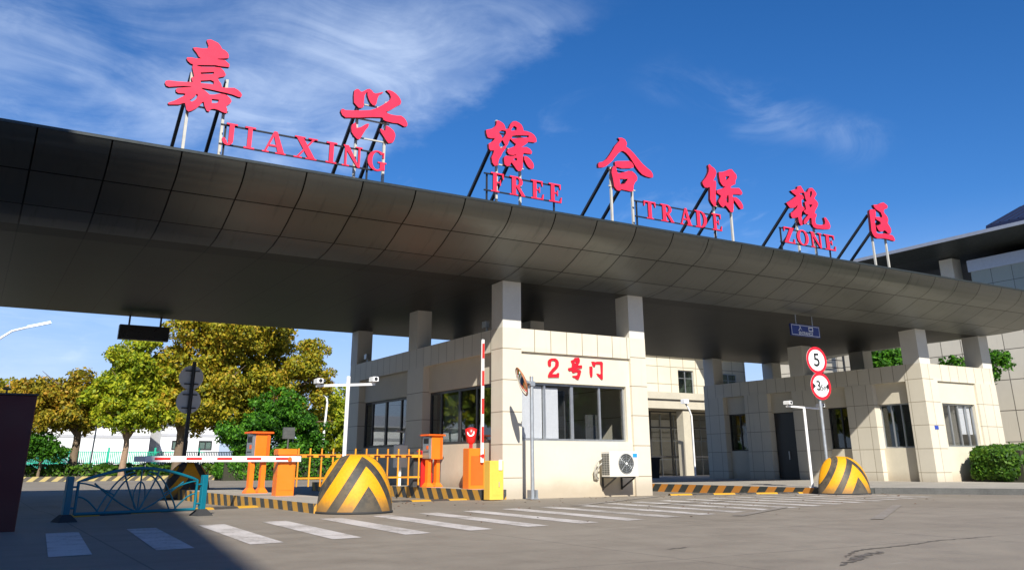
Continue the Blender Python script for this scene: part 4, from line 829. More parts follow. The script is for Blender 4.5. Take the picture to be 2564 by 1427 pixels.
def tree(label, base, trunk_h, trunk_r, blobs, count, size, leaf, bark='bark', group='roadside trees beyond the gate', lean=.0, name='tree', spread=.42, shell=.45):
    root = thing(name, label, 'tree', base, group); b = Vector(base)
    tr = MB(); top = b+Vector((lean, 0, trunk_h))
    tr.tube([b-Vector((0, 0, .2)), b+Vector((lean*.2, 0, trunk_h*.3)), b+Vector((lean*.6+.06, .05, trunk_h*.7)), top], [trunk_r*1.25, trunk_r, trunk_r*.85, trunk_r*.7], 10)
    for bl in blobs:
        c = Vector(bl[:3]); mid = top.lerp(c, .5)+Vector((rng.normal()*.3, rng.normal()*.3, .25))
        tr.tube([b+Vector((lean*.8, 0, trunk_h*(.75+.2*rng.random()))), mid, c], [trunk_r*.5, trunk_r*.3, trunk_r*.1], 7)
        for k in range(3):
            q = c+Vector((rng.normal()*bl[3]*.5, rng.normal()*bl[4]*.5, abs(rng.normal())*bl[5]*.5))
            tr.tube([mid.lerp(c, .4), mid.lerp(q, .7), q], [trunk_r*.22, trunk_r*.13, trunk_r*.04], 5)
    tr.build('trunk', M[bark], root)
    V, n = leaves(blobs, count, size, spread=spread, shell=shell)
    leaf_object('crown', V, n, M[leaf], root)
    return root
tree('rusty autumn tree with open round crown at the left', (5.75, 62, .1), 3.2, .26, [(3.6, 62, 4.2, 2.2, 2, 1.2), (5.4, 62.4, 5.2, 2.3, 2.2, 1.2), (7.5, 61.8, 4.6, 1.7, 1.8, 1.1), (2.6, 62, 4.8, 1.7, 1.8, 1.0), (4.5, 61.4, 3.7, 2.4, 2.0, 1.0), (6.8, 61.6, 3.6, 1.8, 1.6, 1.0)], 11760, 0.124, 'leaf_rust', 'bark', spread=.36)
tree('bright yellow green tree with a tan trunk', (8.35, 60, .1), 2.6, .20, [(8.2, 60, 7.0, 1.7, 1.7, 1.7), (7.6, 60, 5.0, 1.9, 1.8, 1.6), (9.2, 60.3, 5.4, 2.0, 1.8, 2.0), (7.5, 59.8, 3.8, 1.7, 1.6, 1.1), (9.7, 59.8, 3.7, 1.6, 1.5, 1.1), (8.9, 60, 8.1, 1.2, 1.2, .9)], 17220, 0.118, 'leaf_green', 'bark_tan', spread=.34)
tree('broad golden tree with a dark trunk behind the round sign backs', (11.6, 60.5, .1), 3.0, .32, [(12.6, 60.5, 9.0, 3.0, 2.6, 2.2), (11.2, 60.5, 6.4, 2.3, 2.4, 2.2), (13.6, 60.3, 5.4, 2.4, 2.4, 2.0), (12.0, 60, 4.0, 2.6, 2.2, 1.3), (10.6, 60.4, 4.9, 1.8, 1.8, 1.3), (14.3, 61, 7.6, 2.0, 2.0, 1.8), (11.3, 60.8, 10.4, 2.0, 2.0, 1.5)], 22050, 0.124, 'leaf_gold', 'bark')
tree('tallest golden tree with a broad crown left of the gatehouse', (16.0, 63, .1), 3.2, .36, [(16.2, 63, 9.6, 3.1, 2.8, 2.4), (19.3, 63, 8.0, 2.6, 2.4, 2.2), (17.4, 62.6, 5.9, 3.0, 2.6, 1.8), (20.6, 63, 5.6, 1.7, 1.8, 1.5), (15.2, 62.6, 6.2, 2.0, 2.0, 1.8), (16.5, 63.2, 11.3, 2.2, 2.2, 1.5), (21.0, 63, 7.0, 1.3, 1.4, 1.0), (15.3, 62.8, 4.0, 2.6, 2.0, 1.5), (18.6, 63.2, 3.9, 2.6, 1.8, 1.4), (21.4, 63.2, 3.4, 1.5, 1.5, 1.1)], 26250, 0.124, 'leaf_gold', 'bark')
tree('deep green layered tree in front of the golden trees', (16.6, 59.2, .1), 1.6, .14, [(16.2, 59.2, 3.3, 2.4, 1.8, .75), (17.6, 59.2, 4.3, 2.2, 1.8, .8), (14.6, 59, 2.6, 1.8, 1.5, .7), (18.9, 59.2, 3.1, 2.0, 1.6, .9), (17.3, 59.2, 5.2, 1.2, 1.1, .6), (16.7, 59, 1.9, 3.0, 1.6, .8), (19.6, 59.4, 1.9, 1.8, 1.4, .8)], 14280, 0.105, 'leaf_dark', 'bark', spread=.28)
tree('narrow yellow green tree beside the gatehouse wall', (24.0, 66, .1), 1.5, .18, [(23.6, 66, 4.6, 1.7, 1.6, 1.9), (24.6, 66, 3.0, 1.9, 1.8, 1.5), (22.2, 65.6, 2.2, 1.6, 1.4, 1.0), (25.6, 66, 4.6, 1.5, 1.5, 1.8)], 11340, 0.118, 'leaf_green', 'bark', spread=.34)
tree('small dark bushy tree in front of the white factory hall', (3.9, 61, .1), 1.0, .09, [(3.4, 61, 1.9, 1.3, 1.1, .75), (4.6, 61, 1.6, .9, .9, .55), (2.6, 61, 1.6, .8, .8, .5)], 3570, 0.093, 'leaf_dark', 'bark', spread=.24)
tree('distant golden tree showing over the dark red board', (2.2, 78, .1), 3.4, .26, [(1.2, 78, 5.6, 2.6, 2.2, 1.3), (3.6, 78, 5.2, 2.0, 2.0, 1.2), (-1.2, 78, 5.4, 2.2, 2.0, 1.3)], 8820, 0.136, 'leaf_gold', 'bark')
for i, (x, y, lf) in enumerate(((-7, 61, 'leaf_green'), (-16, 62, 'leaf_gold'), (-26, 61, 'leaf_green'), (-37, 62, 'leaf_gold'))):
    tree(['yellow green tree out of frame left of the dark red board', 'golden tree out of frame, second past the board', 'yellow green tree out of frame, third past the board', 'golden tree out of frame, farthest along the verge'][i], (x, y, .1), 2.8, .25, [(x, y, 7.2, 2.8, 2.4, 2.2), (x-1.8, y, 5.0, 2.2, 2.0, 1.6), (x+2.0, y, 5.2, 2.2, 2.0, 1.8)], 3600, .30, lf)
for i, (x, y) in enumerate(((30, -14), (41, -10), (52, -4))):
    tree(['green tree behind the photographer, nearest the zebra crossing', 'green tree behind the photographer, middle of three', 'green tree behind the photographer, towards the hall'][i], (x, y, .1), 2.5, .25, [(x, y, 6.2, 3.2, 3.0, 2.6), (x-1.8, y, 4.4, 2.2, 2.0, 1.6), (x+2.0, y, 4.6, 2.2, 2.0, 1.8)], 6300, 0.211, 'leaf_dark', group='trees behind the photographer')
tree('dark green tree crown showing over the guard building between its columns', (42.0, 30.6, .1), 4.0, .14, [(41.9, 30.5, 6.1, 1.15, 1.1, .75), (42.3, 31.0, 5.3, 1.0, .9, .6)], 3600, .10, 'leaf_dark', group='trees beside the hall', spread=.30)
tree('leafy tree beside the right-hand columns of the guard building', (42.4, 25.6, .1), 3.8, .13, [(42.0, 25.7, 5.0, 1.2, 1.2, .5), (42.8, 24.9, 5.6, .8, .9, .45), (42.1, 26.6, 5.5, .8, .8, .4)], 2600, .10, 'leaf_dark', group='trees beside the hall', spread=.30)

def hedge(label, x0, x1, y0, y1, z0, z1, count, size, leaf, group=None, name='hedge'):
    root = thing(name, label, 'hedge', ((x0+x1)/2, (y0+y1)/2, z0), group)
    m = MB(); m.box(x0+.18, x1-.18, y0+.18, y1-.18, z0, z1-.16); m.build('stems', M['twig'], root)
    n = count; p = rng.random((n, 3)); face = rng.integers(0, 5, n); dep = rng.random(n)**2*.16
    P = np.stack([x0+p[:, 0]*(x1-x0), y0+p[:, 1]*(y1-y0), z0+p[:, 2]*(z1-z0)], 1)
    P[face == 0, 0] = x0; P[face == 1, 0] = x1; P[face == 2, 1] = y0; P[face == 3, 1] = y1; P[face == 4, 2] = z1
    c = np.array([(x0+x1)/2, (y0+y1)/2, (z0+z1)/2]); hw = np.array([(x1-x0)/2, (y1-y0)/2, (z1-z0)/2])
    q = (P-c)/hw; q *= (1-dep[:, None]); rr = np.maximum(1, (np.abs(q)**6).sum(1)**(1/6)); P = c+q/rr[:, None]*hw
    P += np.sin(P[:, [1, 2, 0]]*5.1)*.05+np.sin(P[:, [2, 0, 1]]*11.)*.03+rng.normal(size=P.shape)*.025
    nrm = (P-c)/hw+rng.normal(size=P.shape)*.7; nrm /= np.linalg.norm(nrm, axis=1)[:, None]
    t = np.cross(nrm, rng.normal(size=(n, 3))); t /= np.linalg.norm(t, axis=1)[:, None]; b = np.cross(nrm, t); s = size*(.6+.8*rng.random((n, 1)))
    V = np.stack([P-t*s, P+b*s*.55+nrm*s*.12, P+t*s, P-b*s*.55+nrm*s*.12], 1).reshape(-1, 3)
    leaf_object('foliage', V, n, M[leaf], root); return root
hedge('dense green clipped hedge in front of the guard building at right', 32.6, 40.5, 18.6, 20.9, .16, 1.42, 34000, .068, 'leaf_hedge')
hedge('low clipped hedge strip on the verge under the roadside trees', -60, 24, 61.3, 63.2, .1, .85, 24000, .15, 'leaf_hedge')
hedge('thick dark hedge behind the yellow fence barrier', 12.5, 27, 52.5, 55, -.1, 1.35, 18900, 0.081, 'leaf_dark')

# ================================================================== domes
def dome_mat():
    m, t, b = new_mat('yellow and black chevron paint'); tc_ = N(t, 'ShaderNodeTexCoord'); s = N(t, 'ShaderNodeSeparateXYZ'); LK(t, tc_.outputs['Object'], s.inputs[0])
    a = math_node(t, 'ADD', s.outputs[2], math_node(t, 'ADD', math_node(t, 'MULTIPLY', math_node(t, 'ABSOLUTE', s.outputs[0]), 1.5), math_node(t, 'MULTIPLY', math_node(t, 'ADD', s.outputs[1], .75), .55)))
    bw = [0, .50, .93, 1.24, 1.62, 1.86, 2.2]
    st = ramp(t, math_node(t, 'DIVIDE', a, 2.5), [(v/2.5, (k % 2,)*3) for k, v in enumerate(bw)], 'CONSTANT')
    n1 = noise(t, tc_.outputs['Object'], 3.2, 7, .7); n2 = noise(t, tc_.outputs['Object'], 25, 4, .6)
    dark = ramp(t, n1, [(.30, (.025, .027, .027)), (.48, (.050, .046, .038)), (.62, (.115, .088, .055)), (.76, (.07, .06, .052))])
    yel = ramp(t, n2, [(.3, (.68, .29, .006)), (.7, (.80, .36, .008))])
    scr = maprange(t, math_node(t, 'ADD', math_node(t, 'MULTIPLY', n1, .5), math_node(t, 'MULTIPLY', n2, .5)), .60, .68)
    yel2 = mixc(t, math_node(t, 'MULTIPLY', scr, .6), yel, (.18, .12, .05))
    grub = math_node(t, 'MULTIPLY', maprange(t, math_node(t, 'ADD', s.outputs[2], math_node(t, 'MULTIPLY', n1, -.5)), .12, -.22), .7)
    LK(t, mixc(t, grub, mixc(t, st, dark, yel2), (.10, .085, .065)), b.inputs['Base Color']); b.inputs['Roughness'].default_value = .58; b.inputs['Specular IOR Level'].default_value = .35; return m
M['dome'] = dome_mat()
def dome(label, loc, rz, w=.71, L=.75, h=1.03):
    root = thing('dome_bollard', label, 'bollard', loc, 'striped steel domes on the island ends', rz)
    m = MB(); na, nb = 48, 14; V = []; back = .36
    for j in range(nb):
        ph = math.pi/2*j/nb
        for i in range(na):
            th = 2*math.pi*i/na; c = math.cos(th)
            q = math.cos(ph)**.74; V.append((w*q*math.sin(th), -(L if c > 0 else back)*q*c, h*math.sin(ph)**.97))
    V.append((0, 0, h)); top = len(V)-1
    F = [(j*na+(i+1) % na, j*na+i, (j+1)*na+i, (j+1)*na+(i+1) % na) for j in range(nb-1) for i in range(na)]
    F += [((nb-1)*na+(i+1) % na, (nb-1)*na+i, top) for i in range(na)]
    m.add(V, [f[::-1] for f in F], 0, True)
    m.build('shell', M['dome'], root, world=False)
    r = MB(); r.tube([(w*math.sin(a), -(L if math.cos(a) > 0 else back)*math.cos(a), .02) for a in [(6*i)*math.pi/180 for i in range(61)]], .022, 6); r.build('base_ring', M['rubber'], root, world=False)
    return root
dome('nearest yellow and black striped dome, in front of the orange barrier box', (6.40, 16.42, 0), 0)
dome('yellow and black striped dome at the foot of the speed limit post', (21.80, 17.85, 0), R(-8), .80)
dome('unlit striped dome behind the blue railing, under the round sign backs', (5.85, 28.6, -.1), R(180), .66)

# ================================================================== barriers
def cabinet(root, w, d, h, z0, mat, cap=None):
    m = MB(); m.bbox(-w/2, w/2, -d/2, d/2, z0, z0+h, .015); o = m.build('cabinet', mat, root, world=False)
    return o
def boom_mat(): 
    return M['boom']
M['boom'] = stripe_mat('white boom with red reflectors', 1.0, 0, (.80, .80, .78), (.80, .80, .78), 0)
b1 = thing('boom_barrier', 'orange barrier box with its white and red boom lowered across the left lane', 'barrier', (6.48, 21.15, .17), 'orange boom barriers')
cabinet(b1, .42, .36, .98, 0, M['orange'])
MB().bbox(-.23, .23, -.20, .20, .90, 1.03, .02).build('lid', M['orange'], b1, world=False)
MB().box(-.17, .17, -.188, -.182, .12, .78).build('door', M['orange'], b1, world=False)
m = MB(); m.tube([(.02, -.18, .80), (.02, -.30, .80)], .05, 12); m.build('hub', M['orange_dark'], b1, world=False)
m = MB(); m.bbox(-3.15, .30, -.27, -.22, .745, .865, .01); bo = m.build('boom', M['steel_white'], b1, world=False)
for i in range(5): MB().box(-2.95+.66*i, -2.62+.66*i, -.274, -.2705, .785, .835).build('reflector', M['red'], bo, world=False)
MB().box(-3.36, -3.15, -.265, -.225, .75, .86).build('boom_tip', M['steel_grey'], bo, world=False)
m = MB(); m.tube([(.05, .05, 1.02), (.05, .05, 1.28)], .022, 8); m.box(-.09, .19, .02, .08, 1.26, 1.52); m.build('reader_panel', M['fan_grey'], b1, world=False)

b2 = thing('boom_barrier', 'orange barrier box with its white and red boom raised upright by the gatehouse', 'barrier', (12.08, 22.15, .21), 'orange boom barriers')
cabinet(b2, .50, .36, 1.05, 0, M['orange'])
MB().box(-.19, .19, -.188, -.182, .1, .85).build('door', M['orange_dark'], b2, world=False)
m = MB(); m.tube([(.12, -.18, .85), (.12, -.30, .85)], .05, 12); m.build('hub', M['red'], b2, world=False)
m = MB(); m.bbox(.075, .165, -.27, -.22, .68, 4.02, .01); bo = m.build('boom', M['steel_white'], b2, world=False)
for i in range(4): MB().box(.085, .155, -.274, -.2705, 1.20+.76*i, 1.62+.76*i).build('reflector', M['red'], bo, world=False)
m = MB(); m.tube([(-.10, 0, 1.05), (-.10, 0, 1.16)], .05, 10); m.lathe([(.05, 1.16), (.12, 1.22), (.15, 1.40), (.17, 1.56), (.06, 1.6)], 14, (-.10, 0)); m.build('warning_lamp', M['red'], b2, world=False)
m = MB(); m.disc((-.17, -.12, 1.46), (-.5, -.8, .1), .10, .03, 16); m.build('horn_mouth', M['white'], b2, world=False)

def dispenser(label, loc, rz=0):
    root = thing('ticket_machine', label, 'ticket machine', loc, 'orange ticket machines on the islands', rz)
    MB().bbox(-.16, .24, -.20, .20, .78, 1.44, .012).build('cabinet', M['orange'], root, world=False)
    MB().bbox(-.30, .30, -.26, .26, 1.44, 1.485, .012).build('roof', M['orange_dark'], root, world=False)
    fp = MB().box(-.235, -.16, -.18, .18, .80, 1.42).build('face_panel', M['alu'], root, world=False)
    MB().box(-.243, -.236, -.13, .13, 1.22, 1.36).build('screen', M['black'], fp, world=False)
    MB().box(-.243, -.236, -.12, -.02, 1.06, 1.16).build('button', M['orange_dark'], fp, world=False)
    MB().box(-.243, -.236, -.13, .13, .98, 1.0).build('ticket_slot', M['black'], fp, world=False)
    for x in (-.14, .17):
        m = MB(); m.box(x-.06, x+.06, -.07, .07, .12, .78); m.add([(x+a*.13, b*.13, 0) for a, b in ((-1, -1), (1, -1), (1, 1), (-1, 1))]+[(x+a*.13, b*.13, .03) for a, b in ((-1, -1), (1, -1), (1, 1), (-1, 1))]+[(x+a*.065, b*.075, .13) for a, b in ((-1, -1), (1, -1), (1, 1), (-1, 1))],
            [(r+i, r+(i+1) % 4, r+4+(i+1) % 4, r+4+i) for r in (0, 4) for i in range(4)]+[(8, 9, 10, 11)]); m.build('leg', M['orange'], root, world=False)
    m = MB(); m.box(.14, .20, -.215, -.205, .80, 1.42); m.build('trim_strip', M['orange_dark'], root, world=False)
    return root
dispenser('orange ticket machine on two legs behind the lowered boom', (6.45, 23.45, .17), R(8))
dispenser('orange ticket machine on two legs beside the gatehouse window', (12.0, 24.6, .21), R(8))

fb = thing('fence_barrier', 'yellow barred fence barrier closed across the middle lane, red cabinet at its end', 'barrier', (11.95, 25.1, .21), None)
m = MB(); m.bbox(-.15, .22, -.2, .2, 0, 1.03, .015); m.build('cabinet', M['red'], fb, world=False)
m = MB(); m.bbox(-.40, -.17, -.18, .2, 0, .99, .015); m.build('control_box', M['inside_dark'], fb, world=False)
MB().bar((-4.05, -.3, .87), (-.02, -.3, .87), .05, .085).build('top_rail', M['fence_yellow'], fb, world=False)
MB().bar((-4.05, -.3, .28), (-.25, -.3, .28), .035, .045).build('bottom_rail', M['fence_yellow'], fb, world=False)
m = MB(); m.box(-.12, -.02, -.345, -.335, .82, .92); m.build('rail_cap', M['white'], fb, world=False)
for i in range(12):
    x = -4.0+.335*i
    bo = MB().bar((x, -.34, .06), (x, -.34, 1.07), .036).build('bar', M['fence_yellow'], fb, world=False)
    if i < 11:
        MB().box(x-.09, x+.09, -.362, -.334, .855, .885).build('bracket', M['maroon'], bo, world=False)

yb = thing('card_reader_box', 'pale yellow reader cabinet at the gatehouse corner with a small white reader', 'cabinet', (11.62, 20.3, 0))
MB().bbox(-.17, .23, -.16, .16, 0, .93, .012).build('cabinet', M['yellow_box'], yb, world=False)
MB().bbox(.08, .18, -.185, -.163, .70, .95, .006).build('reader', M['white'], yb, world=False)
MB().box(-.10, .14, -.1655, -.1605, .1, .66).build('door', M['yellow_box'], yb, world=False)
m = MB(); m.tube([(.09, -.175, .42), (.09, -.175, .30)], .012, 8); m.build('lock', M['steel_grey'], yb, world=False)

# white light box and ground lamp behind the fence barrier
lb = thing('control_cabinet', 'white control cabinet on a thin post behind the yellow fence barrier', 'cabinet', (11.85, 26.6, .21))
MB().bbox(-.2, .2, -.1, .1, .55, 1.22, .01).build('cabinet', M['white'], lb, world=False)
m = MB(); m.tube([(0, 0, 0), (0, 0, .55)], .05, 8); m.build('post', M['steel_white'], lb, world=False)
m = MB(); m.tube([(.1, 0, 1.22), (.14, 0, 1.62)], .035, 8); m.tube([(.14, 0, 1.6), (-.2, -.05, 1.66)], .03, 8); m.build('lamp_arm', M['steel_grey'], lb, world=False)

# ================================================================== poles and signs
def camera_pole(label, loc, h, arm_l, arm_r, z_l, z_r):
    root = thing('camera_pole', label, 'camera pole', loc, 'white camera poles on the islands')
    m = MB(); m.tube([(0, 0, 0), (0, 0, h)], .043, 12); m.tube([(0, 0, 0), (0, 0, .03)], .12, 12); m.build('pole', M['steel_white'], root, world=False)
    m = MB(); m.bar((-arm_l, 0, z_l), (arm_r, 0, z_r), .05, .05); m.build('arm', M['steel_white'], root, world=False)
    for x, z, s in ((-arm_l+.04, z_l, -1), (arm_r-.04, z_r, 1)):
        m = MB(); m.tube([(x, 0, z), (x, 0, z+.05)], .02, 8); m.bbox(x-.07, x+.07, -.16, .10, z+.05, z+.15, .015); c = m.build('camera', M['steel_white'], root, world=False)
        m = MB(); m.disc((x, -.162, z+.10), (0, -1, 0), .04, .01, 16); m.build('lens', M['black'], c, world=False)
camera_pole('white pole with two small cameras on its cross arm behind the nearest dome', (6.92, 18.45, .17), 2.50, .72, .62, 2.27, 2.36)
camera_pole('white pole with cross arm and two cameras left of the speed limit post', (21.62, 18.75, .16), 2.30, .75, .75, 2.30, 2.26)

def text_mesh(name, txt, size, mat, parent, place, extrude=.002, align='CENTER'):
    cu = bpy.data.curves.new(name, 'FONT'); cu.body = txt; cu.size = size; cu.extrude = extrude; cu.align_x = align; cu.align_y = 'CENTER'; cu.offset = .012*size
    o = bpy.data.objects.new(name+'_curve', cu); COL.objects.link(o)
    dg = bpy.context.evaluated_depsgraph_get(); me = bpy.data.meshes.new_from_object(o.evaluated_get(dg)); me.name = name
    bpy.data.objects.remove(o); bpy.data.curves.remove(cu)
    me.materials.clear(); me.materials.append(mat)
    q = bpy.data.objects.new(name, me); COL.objects.link(q); q.parent = parent; q.matrix_local = place; return q
def sign_frame(c, nrm):
    """local frame of a sign: x to the viewer's right, y up, z out of the face"""
    n = Vector(nrm).normalized(); u = Vector((0, 0, 1)).cross(n).normalized(); w = n.cross(u)
    return Matrix(((u.x, w.x, n.x, c[0]), (u.y, w.y, n.y, c[1]), (u.z, w.z, n.z, c[2]), (0, 0, 0, 1)))
def round_sign(root, c, nrm, r, digits, arrows=False):
    n = Vector(nrm).normalized(); c = Vector(c); fr = sign_frame(c, nrm)
    d = MB(); d.disc(c, n, r, .012, 40, 0); o = d.build('sign_disc', M['white'], root, world=False)
    ring = MB(); k = 48; P = []
    for rr in (r+.002, r*.80):
        P += [fr @ Vector((rr*math.cos(2*math.pi*i/k), rr*math.sin(2*math.pi*i/k), .004)) for i in range(k)]
    ring.add(P, [(i, (i+1) % k, k+(i+1) % k, k+i) for i in range(k)]); ring.build('border', M['sign_red_ring'], o, world=False)
    for txt, sz, dx, dz in digits:
        text_mesh('figure', txt, sz, M['black'], o, fr @ Matrix.Translation((dx, dz, .006)))
    if arrows:
        for s in (-1, 1):
            a = MB(); a.add([fr @ Vector((s*r*.80, .26*r, .005)), fr @ Vector((s*r*.80, -.26*r, .005)), fr @ Vector((s*r*.50, 0, .005))], [(0, 1, 2) if s < 0 else (0, 2, 1)])
            a.build('arrow', M['black'], o, world=False)
    b = MB()
    for dz in (-.5*r, .5*r): b.bar(c-n*.03+Vector((-.5*r, 0, dz)), c-n*.03+Vector((.5*r, 0, dz)), .03)
    b.build('bracket', M['steel_grey'], o, world=False)
sp = thing('speed_limit_post', 'grey post with a round red and white 5 sign above a width limit sign', 'road sign', (21.72, 18.2, .16))
m = MB(); m.tube([(0, 0, 0), (0, 0, 4.0)], .045, 12); m.build('post', M['steel_grey'], sp, world=False)
nr = (-.10, -1, 0)
round_sign(sp, (-.04, -.08, 3.635), nr, .395, [('5', .55, 0, -.01)])
round_sign(sp, (.02, -.08, 2.87), nr, .395, [('3', .40, -.09, 0), ('.5m', .22, .10, -.05)], True)
sb = thing('sign_back_post', 'dark post with two plain grey round sign backs left of the lowered boom', 'road sign', (5.72, 28.9, .17))
m = MB(); m.tube([(0, 0, -.2), (0, 0, 3.75)], .06, 12); m.build('post', M['black_steel'], sb, world=False)
for z in (3.27, 2.55):
    d = MB(); d.disc((-.03, .10, z), (0, -1, 0), .37, .012, 36); o = d.build('sign_disc', M['sign_back'], sb, world=False)
    for dz in (-.2, .2): MB().bar((-.23, .06, z+dz), (.2, .06, z+dz), .04, .035).build('bracket', M['black_steel'], o, world=False)

mp = thing('traffic_mirror', 'convex traffic mirror on a slim grey post in front of the gatehouse window', 'mirror', (12.58, 19.92, 0))
m = MB(); m.tube([(0, 0, 0), (0, 0, 3.05)], .05, 12); m.build('post', M['steel_grey'], mp, world=False)
m = MB(); m.box(-.13, .13, -.13, .13, 0, .02); m.box(-.1, -.06, -.1, .1, .02, .22); m.box(.06, .1, -.1, .1, .02, .22); m.build('base_plate', M['steel_grey'], mp, world=False)
c = Vector((-.31, -.02, 2.90)); n = Vector((-.90, .33, -.36)).normalized(); u = n.cross(Vector((0, 0, 1))).normalized(); w_ = u.cross(n); RR = .385
def cap(m, r, h, sgn, k=32, rings=8, off=0.):
    V = []; 
    for j in range(rings+1):
        t = j/rings
        V += [c+(u*math.cos(2*math.pi*i/k)+w_*math.sin(2*math.pi*i/k))*r*t+n*(off+sgn*h*(1-t*t)) for i in range(k)]
    return m.add(V, [(j*k+i, j*k+(i+1) % k, (j+1)*k+(i+1) % k, (j+1)*k+i) for j in range(rings) for i in range(k)], 0, True)
mm, t_, b_ = new_mat('mirror face'); b_.inputs['Metallic'].default_value = 1; b_.inputs['Roughness'].default_value = .03; b_.inputs['Base Color'].default_value = (.82, .82, .82, 1)
cap(MB(), RR*.9, .06, 1, off=.02).build('mirror_face', mm, mp, world=False)
cap(MB(), RR, .10, -1).build('back_shell', M['mirror_rim'], mp, world=False)
m = MB(); m.tube([c+(u*math.cos(2*math.pi*i/36)+w_*math.sin(2*math.pi*i/36))*RR*.97+n*.01 for i in range(37)], .017, 8, caps=False); m.build('rim', M['mirror_rim'], mp, world=False)
m = MB(); m.bar(c-n*.08, (0, 0, 2.86), .05); m.box(-.07, .07, -.07, .07, 2.80, 2.92); m.build('bracket', M['steel_grey'], mp, world=False)

# hanging signs
es = thing('entrance_sign', 'blue ENTRANCE sign hanging from the canopy on two rods', 'hanging sign', (24.97, 21.2, 5.3), None, R(3))
EW, EH = .79, .205
MB().box(-EW, EW, 0, .06, -EH, EH).build('panel', M['sign_blue'], es, world=False)
m = MB(); m.box(-EW+.03, EW-.03, -.004, -.001, EH-.045, EH-.03); m.box(-EW+.03, EW-.03, -.004, -.001, -EH+.03, -EH+.045); m.box(-EW+.03, -EW+.045, -.004, -.001, -EH+.045, EH-.045); m.box(EW-.045, EW-.03, -.004, -.001, -EH+.045, EH-.045); m.build('border', M['white'], es, world=False)
face = Matrix(((1, 0, 0, 0), (0, 0, -1, -.004), (0, 1, 0, -.10), (0, 0, 0, 1)))
text_mesh('word', 'ENTRANCE', .15, M['white'], es, face)
m = MB(); k = lambda a, b, d: (a, -.006+d, b)
m.prism([[(-.32, .15), (-.28, .15), (-.27, .09), (-.20, .0), (-.17, -.01), (-.24, .03), (-.30, .10)]], k, .004)
m.prism([[(-.30, .10), (-.28, .09), (-.31, .03), (-.38, -.02), (-.41, -.01), (-.34, .04)]], lambda a, b, d: (a, -.007+d, b), .004); m.build('character', M['white'], es, world=False)
m = MB(); m.prism([[(.17, -.01), (.41, -.01), (.41, .14), (.17, .14)], [(.20, .02), (.38, .02), (.38, .11), (.20, .11)]], k, .004); m.build('character', M['white'], es, world=False)
for x in (-.45, .45): MB().tube([(x, .03, EH), (x, .03, .62)], .015, 8).build('rod', M['steel_grey'], es, world=False)
ls = thing('message_screen', 'blank black message screen hanging from the canopy over the left lane', 'screen', (4.71, 32.95, 5.25))
MB().bbox(-.83, .83, 0, .25, -.25, .25, .012).build('housing', M['black_steel'], ls, world=False)
MB().box(-.78, .78, -.006, -.001, -.2, .2).build('display', M['led'], ls, world=False)
for x in (-.52, .52): MB().bar((x, .12, .26), (x, .12, .575), .06).build('hanger', M['black_steel'], ls, world=False)

# air conditioner
ac = thing('air_conditioner', 'white outdoor air conditioner with round grey fan on a wall bracket under the window', 'air conditioner', (16.12, 21.0, .5))
MB().bbox(-.50, .53, -.36, .05, 0, .68, .015).build('case', M['ac_white'], ac, world=False)
m = MB(); m.disc((.07, -.366, .35), (0, -1, 0), .265, .012, 40); fg = m.build('fan_grille', M['fan_grey'], ac, world=False)
m = MB()
for r in (.09, .15, .21, .262):
    m.tube([(.07+r*math.cos(2*math.pi*i/40), -.384, .35+r*math.sin(2*math.pi*i/40)) for i in range(41)], .006, 5, caps=False)
for i in range(8): m.tube([(.07+.05*math.cos(math.pi*i/4), -.385, .35+.05*math.sin(math.pi*i/4)), (.07+.26*math.cos(math.pi*i/4), -.385, .35+.26*math.sin(math.pi*i/4))], .006, 5)
m.build('guard_wire', M['alu'], fg, world=False)
m = MB(); m.disc((.07, -.392, .35), (0, -1, 0), .035, .01, 20); m.build('fan_hub', M['white'], fg, world=False)
m = MB()
for i in range(12):
    for j in range(3): m.box(-.515, -.502, -.33+.12*j, -.24+.12*j, .06+.048*i, .085+.048*i)
m.build('side_vent', M['fan_grey'], ac, world=False)
MB().box(.33, .48, -.366, -.361, .52, .62).build('sticker', M['blue'], ac, world=False)
for x in (-.3, .38):
    m = MB(); m.box(x-.02, x+.02, -.36, .29, -.04, 0); m.bar((x, -.32, -.04), (x, .29, -.34), .035); m.box(x-.02, x+.02, .25, .29, -.36, -.04)
    m.build('wall_bracket', M['black_steel'], ac, world=False)
m = MB(); m.tube([(-.50, .0, .50), (-.62, .05, .42), (-.68, .12, .2), (-.64, .18, .0), (-.5, .26, -.08)], .028, 8); m.tube([(-.50, .0, .36), (-.57, .05, .3), (-.60, .12, .15), (-.56, .2, .0), (-.46, .26, -.05)], .022, 8); m.build('pipe', M['post_pale'], ac, world=False)

